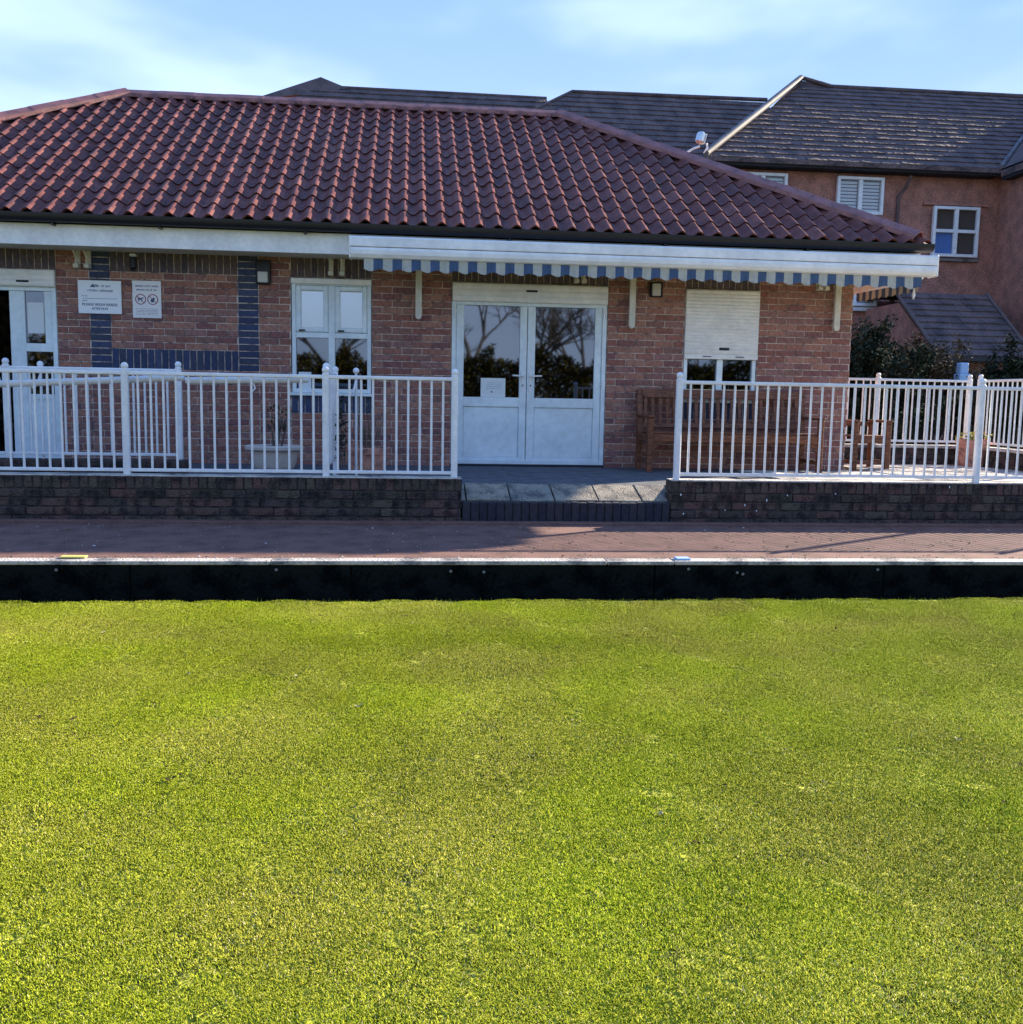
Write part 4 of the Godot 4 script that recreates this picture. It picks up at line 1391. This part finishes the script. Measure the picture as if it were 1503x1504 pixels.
	put(bx(V(-0.07, -0.095, 0.0), V(0.07, 0.095, 0.002)), "sheet", mat(lin(0.66, 0.70, 0.70), 0.6), nt2)
	var nt3 := thing("paper_notice", V(-5.40, 1.62, -0.050), "crumpled pale paper in the upper glass of the side door", "notice")
	put(bx(V(-0.085, -0.20, 0.0), V(0.085, 0.13, 0.002)), "sheet", mat(lin(0.66, 0.70, 0.70), 0.6), nt3)

	# floodlight behind the hip of the roof
	var f := thing("floodlight", V(2.28, 3.86, -2.05), "silver floodlight on a bent arm above the roof hip", "floodlight")
	put(tb([V(-0.02, 0.0, 0.1), V(0.06, 0.27, 0.05), V(0.16, 0.33, 0.0), V(0.24, 0.36, 0.0)], [0.014, 0.014, 0.016, 0.018], 8), "arm", M.white, f)
	var hd := MB.new()
	hd.xf = Transform3D(Basis(V(0, 0, 1), -0.25) * Basis(V(0, 1, 0), 0.5), V(0.26, 0.46, 0.0))
	hd.box(V(-0.07, -0.07, -0.06), V(0.02, 0.08, 0.06), 0.025)
	put(hd.mesh(), "head", M.steel, f)
	var rf := MB.new()
	rf.xf = hd.xf
	rf.box(V(0.021, -0.065, -0.055), V(0.036, 0.075, 0.055), 0.008)
	put(rf.mesh(), "reflector", M.white, f)
	put(tb([V(0.33, 0.40, 0.02), V(0.34, 0.34, 0.02), V(0.29, 0.27, 0.02)], [0.014, 0.014, 0.006], 8), "clip", M.white, f)

	# rink marker plates on the green's edge
	var y := PATH + 0.0145
	tag(top(bx(V(-3.56, y, 4.72), V(-3.40, y + 0.012, 4.775), 0.003), "marker_plate", M.yellow), "yellow marker plate on the pale edge of the green", "marker", "rink marker plates")
	tag(top(bx(V(0.488, y, 4.745), V(0.585, y + 0.012, 4.83), 0.003), "marker_plate", M.blue_plate), "pale blue marker plate on the pale edge of the green", "marker", "rink marker plates")
	# pale blue vent among the bushes
	var v := thing("vent_post", V(8.2, -0.66, -5.0), "pale blue plastic vent standing among the bushes beyond the parapet", "vent")
	put(bx(V(-0.04, 0.0, -0.04), V(0.04, 1.90, 0.04), 0.01), "post", M.black_matt, v)
	put(bx(V(-0.10, 1.90, -0.10), V(0.10, 2.03, 0.10), 0.01), "base", M.blue_plate, v)
	put(bx(V(-0.075, 2.031, -0.075), V(0.075, 2.22, 0.075), 0.015), "cowl", M.blue_plate, v)

func lamp(at: Vector3, hw: float, hh: float, label: String, deep: float) -> void:
	var t := thing("wall_lamp", at, label, "lamp", "bulkhead wall lamps")
	put(bx(V(-hw, -hh, 0.0), V(hw, hh, deep), 0.012), "housing", M.black, t)
	put(bx(V(-hw * 0.72, -hh * 0.85, deep - 0.004), V(hw * 0.62, hh * 0.05 if hh > 0.1 else hh * 0.8, deep + 0.016), 0.010), "lens", M.lens, t)

# ------------------------------------------------------------------ background
# a roof slope of overlapping courses; left and right give x at height fraction f
func coursed(eave_y: float, eave_z: float, top_y: float, top_z: float, rows: int, left: Callable, right: Callable) -> ArrayMesh:
	var m := MB.new()
	var rr := RandomNumberGenerator.new()
	rr.seed = rows
	for r in rows:
		var f0 := float(r) / rows
		var f1 := float(r + 1) / rows
		var p0 := V(0, lerpf(eave_y, top_y, f0), lerpf(eave_z, top_z, f0))
		var p1 := V(0, lerpf(eave_y, top_y, f1), lerpf(eave_z, top_z, f1))
		var out := V(0, absf(top_z - eave_z), top_y - eave_y).normalized() * 0.038
		var a := p0 + out
		var xa: float = left.call(f0)
		var xe: float = right.call(f0)
		var ta: float = left.call(f1)
		var te: float = right.call(f1)
		var x := floorf(minf(xa, ta) / 0.33) * 0.33 + (0.165 if r % 2 else 0.0) - 0.33
		while x < maxf(xe, te):
			var b0 := clampf(x + 0.004, xa, xe)
			var b1 := clampf(x + 0.328, xa, xe)
			var c0 := clampf(x + 0.004, ta, te)
			var c1 := clampf(x + 0.328, ta, te)
			var lift := out * (rr.randf_range(-0.25, 0.3))
			var aa := a + lift
			if b1 - b0 > 0.01 or c1 - c0 > 0.01:
				m.quad(V(b0, aa.y, aa.z), V(b1, aa.y, aa.z), V(c1, p1.y, p1.z), V(c0, p1.y, p1.z))
				m.quad(V(b0, p0.y, p0.z), V(b1, p0.y, p0.z), V(b1, aa.y, aa.z), V(b0, aa.y, aa.z))
			x += 0.33
		# the deck under the tiles
		var un := out * -0.6
		m.quad(V(xa, p0.y + un.y, p0.z + un.z), V(xe, p0.y + un.y, p0.z + un.z), V(te, p1.y + un.y, p1.z + un.z), V(ta, p1.y + un.y, p1.z + un.z))
	return m.mesh()

func far_window(parent: Node3D, x0: float, y0: float, x1: float, y1: float, z: float, transom: float, blinds: bool) -> void:
	var w := put(frame_mesh(x0, y0, x1, y1, 0.09, z - 0.10, z + 0.03, 0.01), "window", M.white, parent)
	var mid := (x0 + x1) / 2
	put(bx(V(mid - 0.06, y0 + 0.09, z - 0.09), V(mid + 0.06, y1 - 0.09, z + 0.025), 0.01), "mullion", M.white, w)
	if transom > 0:
		for q in [[x0 + 0.09, mid - 0.061], [mid + 0.061, x1 - 0.09]]:
			put(bx(V(q[0], transom - 0.05, z - 0.085), V(q[1], transom + 0.05, z + 0.02), 0.01), "transom", M.white, w)
	for q in [[x0 + 0.088, mid - 0.058], [mid + 0.058, x1 - 0.088]]:
		put(bx(V(q[0], y0 + 0.085, z - 0.06), V(q[1], y1 - 0.085, z - 0.045)), "pane", M.far_glass, w)
		put(bx(V(q[0], y0 + 0.085, z - 0.14), V(q[1], y1 - 0.085, z - 0.13)), "backing", M.room, w)
		if blinds:
			var n := 9
			for i in n:
				var ya := y0 + 0.1 + (y1 - y0 - 0.2) * i / n
				put(bx(V(q[0] + 0.01, ya, z - 0.115), V(q[1] - 0.01, ya + (y1 - y0) * 0.062, z - 0.10)), "blind_slat", M.blind, w)

func build_background() -> void:
	var b := thing("apartment_block", V(8, -0.66, -21), "large brick apartment block with dark tiled roofs behind the pavilion", "building")
	var o := b.position
	var w := MB.new()
	w.box(V(7.5, -0.66, -28.0), V(16.6, 8.0, -18.0))
	w.box(V(16.601, -0.66, -28.0), V(24.0, 8.0, -14.2))
	w.box(V(-9.0, -0.66, -29.0), V(7.499, 7.7, -19.3))
	put(w.mesh(), "wall", M.far_brick, b, -o)
	# front slope of the right wing: hip on the left, valley on the right
	var rows := 17
	var l1 := func(f: float) -> float: return 7.15 + f * (11.97 - 7.15)
	var r1 := func(f: float) -> float: return 16.25 + f * 4.9
	var rf := put(coursed(7.92, -17.45, 11.70, -22.7, rows, l1, r1), "roof", M.slate, b, -o)
	var pk := MB.new()
	pk.tri(V(11.85, 11.70, -22.68), V(13.1, 11.70, -22.68), V(11.97, 11.97, -22.9))
	pk.tri(V(13.1, 11.70, -22.68), V(11.85, 11.70, -25.0), V(11.97, 11.97, -22.9))
	pk.tri(V(11.85, 11.70, -25.0), V(11.85, 11.70, -22.68), V(11.97, 11.97, -22.9))
	put(pk.mesh(), "ridge_end", M.slate, rf)
	var side := MB.new()
	side.tri(V(7.15, 7.92, -28.0), V(7.15, 7.92, -17.45), V(11.97, 11.72, -22.7))
	side.quad(V(11.97, 11.70, -22.71), V(26, 11.70, -22.71), V(26, 7.9, -28.2), V(7.15, 7.92, -28.2))
	put(side.mesh(), "rear_slope", M.slate, rf)
	put(tb([V(7.15, 8.0, -17.42), V(11.97, 11.98, -22.7)], [0.10, 0.10], 6), "hip_cap", M.slate_edge, rf)
	put(tb([V(11.97, 11.98, -22.7), V(13.08, 11.74, -22.7)], [0.07, 0.07], 6), "ridge_cap", M.slate, rf)
	put(tb([V(13.08, 11.73, -22.7), V(24, 11.75, -22.7)], [0.08, 0.08], 6), "ridge_cap", M.slate, rf)
	put(tb([V(16.25, 7.99, -17.4), V(21.2, 11.74, -22.7)], [0.07, 0.07], 6), "valley", M.slate_edge, rf)
	# roof of the projecting wing on the far right
	var wr := MB.new()
	wr.quad(V(16.25, 7.92, -13.9), V(21.2, 11.70, -18.4), V(21.2, 11.70, -22.7), V(16.25, 7.92, -17.45))
	wr.tri(V(16.25, 7.92, -13.9), V(24.3, 7.92, -13.9), V(21.2, 11.70, -18.4))
	wr.quad(V(24.3, 7.92, -13.9), V(24.3, 7.92, -28.2), V(21.2, 11.70, -24.0), V(21.2, 11.70, -18.4))
	put(wr.mesh(), "wing_roof", M.slate, b, -o)
	put(bx(V(7.1, 7.80, -17.55), V(16.3, 7.93, -17.42), 0.01), "gutter", M.slate, b, -o)
	put(bx(V(7.1, 7.74, -18.0), V(16.3, 7.80, -17.5)), "soffit", M.dark_gap, b, -o)
	put(bx(V(16.26, 7.68, -17.41), V(16.40, 7.88, -13.9), 0.01), "gutter", M.slate, b, -o)
	put(bx(V(16.30, 7.60, -17.4), V(16.599, 7.68, -13.9)), "soffit", M.dark_gap, b, -o)
	put(tb([V(13.55, 7.66, -17.60), V(13.50, 7.35, -17.8), V(13.35, 7.1, -17.93), V(13.35, 0.0, -17.93)], [0.05, 0.05, 0.05, 0.05], 8), "downpipe", M.slate, b, -o)
	# middle roof
	var l2 := func(f: float) -> float: return -1.0 + f * 5.03
	var r2 := func(f: float) -> float: return 10.9 + 0.0 * f
	var mr := put(coursed(7.6, -18.6, 11.19, -23.0, 15, l2, r2), "roof", M.slate, b, -o)
	put(tb([V(4.03, 11.22, -23.0), V(10.9, 11.28, -23.0)], [0.07, 0.07], 6), "ridge_cap", M.slate, mr)
	put(tb([V(-1.0, 7.65, -18.55), V(4.03, 11.22, -23.0)], [0.06, 0.06], 6), "hip_cap", M.slate, mr)
	var ms := MB.new()
	ms.tri(V(-1.0, 7.6, -27.4), V(-1.0, 7.6, -18.6), V(4.03, 11.19, -23.0))
	put(ms.mesh(), "rear_slope", M.slate, mr)
	# left roof
	var l3 := func(f: float) -> float: return -9.2 + f * 4.78
	var r3 := func(f: float) -> float: return 3.2
	var lr := put(coursed(7.6, -18.9, 11.02, -23.2, 14, l3, r3), "roof", M.slate, b, -o)
	put(tb([V(-3.75, 11.04, -23.2), V(3.2, 11.02, -23.2)], [0.06, 0.06], 6), "ridge_cap", M.slate, lr)
	var lp := MB.new()
	lp.tri(V(-6.7, 10.25, -22.4), V(-3.5, 11.0, -23.1), V(-4.42, 11.38, -23.3))
	lp.tri(V(-3.5, 11.0, -23.1), V(-4.42, 10.3, -25), V(-4.42, 11.38, -23.3))
	lp.tri(V(-6.7, 10.25, -22.4), V(-4.42, 11.38, -23.3), V(-4.42, 10.3, -25))
	put(lp.mesh(), "ridge_end", M.slate, lr)
	far_window(b, 8.30 - o.x, 6.55 - o.y, 9.80 - o.x, 7.62 - o.y, -17.82 - o.z, -1.0, true)
	far_window(b, 11.36 - o.x, 6.52 - o.y, 12.82 - o.x, 7.62 - o.y, -17.82 - o.z, -1.0, true)
	far_window(b, 14.45 - o.x, 5.36 - o.y, 15.93 - o.x, 6.86 - o.y, -17.82 - o.z, 6.13 - o.y, false)
	put(bx(V(14.55, 5.46, -17.93), V(15.12, 6.08, -17.91)), "blue_blind", M.blue_blind, b, -o)
	put(bx(V(14.16, 6.90, -17.999), V(16.25, 7.0, -17.90), 0.01), "lintel", M.far_brick, b, -o)
	put(bx(V(14.35, 5.24, -17.999), V(16.03, 5.34, -17.88), 0.01), "sill", M.slate_edge, b, -o)
	far_window(b, 11.4 - o.x, 3.80 - o.y, 12.82 - o.x, 5.0 - o.y, -17.82 - o.z, -1.0, true)
	put(bx(V(11.3, 3.66, -17.999), V(12.95, 3.78, -17.84), 0.01), "sill", M.white, b, -o)

	# porch with its own hipped roof
	var p := thing("porch", V(13.2, -0.66, -14.8), "low brick porch with dark tiled roof in front of the apartment block", "building")
	o = p.position
	var pwall := MB.new()
	pwall.box(V(12.5, -0.66, -17.99), V(14.9, 2.2, -13.7))
	put(pwall.mesh(), "wall", M.far_brick, p, -o)
	var gable := MB.new()
	gable.prism_x([Vector2(-17.99, 2.201), Vector2(-13.7, 2.201), Vector2(-15.85, 3.72), Vector2(-17.99, 3.72)], 12.5, 12.65)
	put(gable.mesh(), "gable", M.far_brick, p, -o)
	var lp1 := func(f: float) -> float: return 12.30 + f * 0.08
	var rp1 := func(f: float) -> float: return 14.95 + f * 0.2
	var pr := put(coursed(2.12, -13.2, 4.02, -15.9, 10, lp1, rp1), "roof", M.slate, p, -o)
	put(tb([V(12.30, 2.15, -13.15), V(12.38, 4.06, -15.9)], [0.05, 0.05], 6), "verge", M.slate, pr)
	put(tb([V(14.95, 2.15, -13.15), V(15.15, 4.06, -15.9)], [0.05, 0.05], 6), "hip_cap", M.slate, pr)
	put(bx(V(12.3, 1.97, -13.25), V(14.95, 2.11, -13.12), 0.02), "gutter", M.black, pr)
	var ps := MB.new()
	ps.quad(V(15.0, 2.2, -13.3), V(15.0, 2.2, -17.9), V(15.14, 4.0, -17.9), V(15.14, 4.0, -15.9))
	ps.quad(V(12.38, 4.02, -15.9), V(15.15, 4.02, -15.9), V(15.15, 4.02, -17.95), V(12.38, 4.02, -17.95))
	put(ps.mesh(), "rear_slope", M.slate, pr)

	# bushes beyond the parapet
	bush(V(6.0, -0.66, -4.2), 1.5, 2.65, 0.0, 201, Color(0.026, 0.040, 0.030), "dense dark evergreen bush right beside the pavilion corner")
	bush(V(7.9, -0.66, -5.6), 1.4, 2.65, 0.55, 202, Color(0.085, 0.068, 0.048), "brown twiggy bush behind the back railing, between two evergreens")
	bush(V(10.0, -0.66, -6.0), 1.7, 2.75, 0.05, 203, Color(0.034, 0.045, 0.028), "dark evergreen bush beyond the right end of the terrace")
	bush(V(9.6, -0.66, -9.0), 1.7, 3.0, 0.5, 204, Color(0.06, 0.055, 0.04), "sparse bush below the tiled porch roof")
	bush(V(8.0, -0.66, -9.8), 1.6, 3.3, 0.45, 205, Color(0.07, 0.06, 0.045), "tall thin bush against the brick wall of the apartment block")

func bush(at: Vector3, r: float, h: float, bare: float, seed_: int, col: Color, label: String) -> void:
	rng.seed = seed_
	var t := thing("bush", at, label, "bush", "bushes beyond the terrace")
	var st := MB.new()
	var lf := MB.new()
	for i in 70:
		var an := rng.randf() * TAU
		var el := rng.randf_range(0.35, 1.45)
		var tip := V(cos(an) * cos(el) * r, 0.35 + sin(el) * (h - 0.35), sin(an) * cos(el) * r) * rng.randf_range(0.75, 1.05)
		var mid := tip * 0.5 + V(rng.randf_range(-0.1, 0.1), 0.12, rng.randf_range(-0.1, 0.1))
		st.tube([V(tip.x * 0.08, 0, tip.z * 0.08), mid, tip], [0.016, 0.010, 0.003], 4, false)
		for k in 6:
			var f := rng.randf_range(0.3, 1.0)
			var p0 := mid.lerp(tip, f)
			var p1 := p0 + V(rng.randf_range(-1, 1), rng.randf_range(-0.2, 1), rng.randf_range(-1, 1)).normalized() * rng.randf_range(0.12, 0.35)
			st.tube([p0, p1], [0.005, 0.0015], 3, false)
			var n := int(lerpf(60.0, 8.0, bare))
			for j in n:
				var p := p0.lerp(p1, rng.randf()) + V(rng.randf_range(-1, 1), rng.randf_range(-1, 1), rng.randf_range(-1, 1)) * 0.09
				leaf_quad(lf, p, V(rng.randf_range(-1, 1), rng.randf_range(-0.5, 0.9), rng.randf_range(-1, 1)).normalized(), rng.randf_range(0.06, 0.11), 0.022, col * rng.randf_range(0.6, 1.7))
	put(st.mesh(), "branches", M.bark, t)
	put(lf.mesh(), "foliage", M.leaf, t)

# what the glass mirrors: a hedge and bare trees on the far side of the green
func branch(m: MB, p: Vector3, d: Vector3, l: float, r: float, depth: int) -> void:
	var q := p + d * l
	m.tube([p, p + d * l * 0.5 + V(rng.randf_range(-1, 1), 0, rng.randf_range(-1, 1)) * l * 0.06, q], [r, r * 0.85, r * 0.68], 5 if depth > 2 else 3, false)
	if depth == 0: return
	var n := 3 if depth > 1 else 4
	for i in n:
		var nd := (d + V(rng.randf_range(-1, 1), rng.randf_range(-0.3, 0.6), rng.randf_range(-1, 1)) * 0.8).normalized()
		branch(m, q if i < 2 else p + d * l * rng.randf_range(0.5, 0.9), nd, l * rng.randf_range(0.6, 0.82), r * 0.6, depth - 1)

func build_far_side() -> void:
	for i in 7:
		rng.seed = 300 + i
		var x: float = [-9.5, -5.5, -2.0, 1.6, 4.6, 8.0, 12.0][i]
		var t := thing("bare_tree", V(x, -0.66, 36.0 + (i % 3) * 3.0), ["bare tree across the green, furthest left", "bare tree across the green, second from the left", "bare tree across the green facing the left door pane", "bare tree across the green facing the right door pane", "bare tree across the green, third from the right", "bare tree across the green, second from the right", "bare tree across the green, furthest right"][i], "tree", "bare trees across the green")
		var m := MB.new()
		branch(m, Vector3.ZERO, V(rng.randf_range(-0.1, 0.1), 1, 0).normalized(), rng.randf_range(2.2, 3.0), 0.19, 6)
		put(m.mesh(), "trunk", M.bark, t)
	for i in 5:
		rng.seed = 320 + i
		var x := -14.0 + i * 6.4
		var t := thing("hedge", V(x, -0.66, 32.0), ["olive hedge across the green, first section from the left", "olive hedge across the green, second section from the left", "olive hedge across the green, middle section", "olive hedge across the green, fourth section from the left", "olive hedge across the green, last section"][i], "hedge", "hedges across the green")
		var m := MB.new()
		for k in 16000:
			var p := V(rng.randf_range(-3.4, 3.4), 0.0, rng.randf_range(-0.9, 0.9))
			p.y = rng.randf_range(0.0, 3.3 + 0.35 * sin(p.x * 1.7 + i) + 0.2 * sin(p.x * 4.1))
			leaf_quad(m, p, V(rng.randf_range(-1, 1), rng.randf_range(-0.6, 1), rng.randf_range(-1, 1)).normalized(), rng.randf_range(0.16, 0.30), 0.06, Color(0.06, 0.052, 0.016) * rng.randf_range(0.5, 1.7))
		put(m.mesh(), "foliage", M.leaf, t)

# ------------------------------------------------------------------ grass
func grass_patch(seed_: int, blades: int, radius: float) -> ArrayMesh:
	rng.seed = seed_
	var m := MB.new()
	for i in blades:
		var an := rng.randf() * TAU
		var r := sqrt(rng.randf()) * radius
		var p := V(cos(an) * r, 0, sin(an) * r)
		var lean := rng.randf() * TAU
		var hgt := rng.randf_range(0.003, 0.0068)
		var d := V(cos(lean), 0, sin(lean))
		var s := V(-d.z, 0, d.x) * rng.randf_range(0.0008, 0.0013)
		var bend := rng.randf_range(0.2, 1.3)
		var tone := rng.randf()
		var c := Color(0.32, 0.36, 0.022).lerp(Color(0.46, 0.475, 0.045), tone)
		if rng.randf() < 0.04: c = Color(0.62, 0.56, 0.20)
		elif rng.randf() < 0.10: c = Color(0.20, 0.24, 0.014)
		m.col = c
		var mid := p + V(0, hgt * 0.6, 0) + d * hgt * bend * 0.35
		var tip := p + V(0, hgt, 0) + d * hgt * bend
		var nn := (tip - p).cross(s).normalized()
		if nn.y < 0: nn = -nn
		nn = (nn * 0.6 + V(rng.randf_range(-0.3, 0.3), 0.8, rng.randf_range(-0.3, 0.3))).normalized()
		var i0 := m.vert(p - s, nn)
		m.vert(p + s, nn); m.vert(mid + s * 0.9, nn); m.vert(mid - s * 0.9, nn); m.vert(tip, nn)
		m.tri_i(i0, i0 + 1, i0 + 2); m.tri_i(i0, i0 + 2, i0 + 3); m.tri_i(i0 + 3, i0 + 2, i0 + 4)
	return m.mesh()

func build_grass() -> void:
	var variants := 4
	var spots := []
	for i in variants: spots.append([])
	rng.seed = 400
	var big := noise(41, 0.55, 3)
	var mid := noise(42, 2.2, 3)
	var dry := noise(43, 1.1, 4)
	var step := 0.16
	var z := 5.19 + 0.13
	while z < 11.2:
		var half := 1.1 + (11.9 - z) * 0.78
		var x := -1.3 - half
		while x < -1.0 + half + (11.2 - z) * 0.12:
			var p := V(x + rng.randf_range(-0.06, 0.06), TURF, z + rng.randf_range(-0.05, 0.05))
			if p.z < 5.19 + 0.09: p.z = 5.19 + 0.09
			var k := 1.0 + big.get_noise_2d(p.x, p.z) * 0.30 + mid.get_noise_2d(p.x, p.z) * 0.28
			var y := clampf(dry.get_noise_2d(p.x, p.z) * 1.6, -0.5, 0.8)
			var c := Color(k * (1.0 + y * 0.14), k, k * (1.0 + y * 0.7))
			spots[rng.randi() % variants].append([p, rng.randf() * TAU, c, rng.randf_range(0.85, 1.15)])
			x += step
		z += step
	for i in variants:
		var mm := MultiMesh.new()
		mm.transform_format = MultiMesh.TRANSFORM_3D
		mm.use_colors = true
		mm.mesh = grass_patch(410 + i, 3900, 0.16)
		mm.instance_count = spots[i].size()
		for j in spots[i].size():
			var s: Array = spots[i][j]
			mm.set_instance_transform(j, Transform3D(Basis(V(0, 1, 0), s[1]).scaled(V(1, s[3], 1)), s[0]))
			mm.set_instance_color(j, s[2])
		var o := MultiMeshInstance3D.new()
		o.multimesh = mm
		o.material_override = M.grass
		o.name = numbered("grass")
		add_child(o)
		tag(o, "close mown yellowish green grass of the bowling green", "", "", "stuff")
	# taller tufts hanging over the ditch
	rng.seed = 440
	var e := MB.new()
	for i in 5200:
		var p := V(rng.randf_range(-5.2, 4.6), TURF - rng.randf_range(0.0, 0.02), 5.19 + rng.randf_range(-0.012, 0.03))
		var hgt := rng.randf_range(0.008, 0.022) * (1.8 if rng.randf() < 0.04 else 1.0)
		var d := V(rng.randf_range(-0.6, 0.6), 0, rng.randf_range(-1.0, 0.5))
		e.col = Color(0.16, 0.22, 0.015).lerp(Color(0.34, 0.38, 0.04), rng.randf())
		var s := V(0.0016, 0, 0.0004)
		var tip := p + V(0, hgt, 0) + d * hgt * 0.8
		e.tri(p - s, p + s, tip)
	var eo := top(e.mesh(), "edge_grass", M.grass)
	tag(eo, "longer grass fringe along the ditch edge", "", "", "stuff")
	# dead leaves and worm casts lying on the turf
	rng.seed = 450
	var spots2 := [[1140, 990], [1068, 1023], [400, 1026], [0, 0]]
	var dbr := MB.new()
	for i in 60:
		var p := V(rng.randf_range(-4.0, 3.2), TURF + 0.008, rng.randf_range(5.4, 8.6))
		var c := Color(0.05, 0.04, 0.02) if rng.randf() < 0.75 else Color(0.34, 0.30, 0.18)
		dbr.col = c
		var n := rng.randi_range(1, 4)
		for k in n:
			var q := p + V(rng.randf_range(-0.012, 0.012), 0, rng.randf_range(-0.010, 0.010))
			leaf_quad(dbr, q, V(rng.randf_range(-1, 1), rng.randf_range(0.0, 0.3), rng.randf_range(-1, 1)).normalized(), rng.randf_range(0.008, 0.022), 0.006, c)
	tag(top(dbr.mesh(), "leaf_litter", M.leaf), "small dead leaves and worm casts scattered on the turf", "", "", "stuff")

func build_grit() -> void:
	rng.seed = 470
	var g := MB.new()
	for i in 900:
		var p := V(rng.randf_range(-5.4, 4.8), PATH + 0.001, rng.randf_range(2.95, 4.72))
		if rng.randf() < 0.35: p.z = rng.randf_range(4.60, 4.72)
		var r := rng.randf_range(0.003, 0.008)
		var tone := rng.randf()
		g.col = Color(0.30, 0.24, 0.20) * (0.4 + tone)
		if tone > 0.93: g.col = Color(0.72, 0.70, 0.64)
		g.ball(p, V(r * rng.randf_range(0.8, 1.8), r * 0.6, r), 5, 3)
	for i in 70:
		var p := V(rng.randf_range(-5.4, 4.8), PATH + 0.004, rng.randf_range(2.92, 4.72))
		for k in 2: leaf_quad(g, p, V(rng.randf_range(-1, 1), rng.randf_range(0.0, 0.25), rng.randf_range(-1, 1)).normalized(), rng.randf_range(0.015, 0.035), 0.008, Color(0.16, 0.10, 0.05) * rng.randf_range(0.6, 1.6))
	tag(top(g.mesh(), "path_grit", M.leaf), "loose grit and dead leaves scattered on the tarmac path", "", "", "stuff")

func _ready() -> void:
	set_camera_and_light()
	make_materials()
	build_setting()
	build_terrace_walls()
	build_pavilion()
	build_background()
	build_far_side()
	build_awnings()
	build_railings()
	build_bench()
	build_pots()
	build_small_things()
	build_grass()
	build_grit()
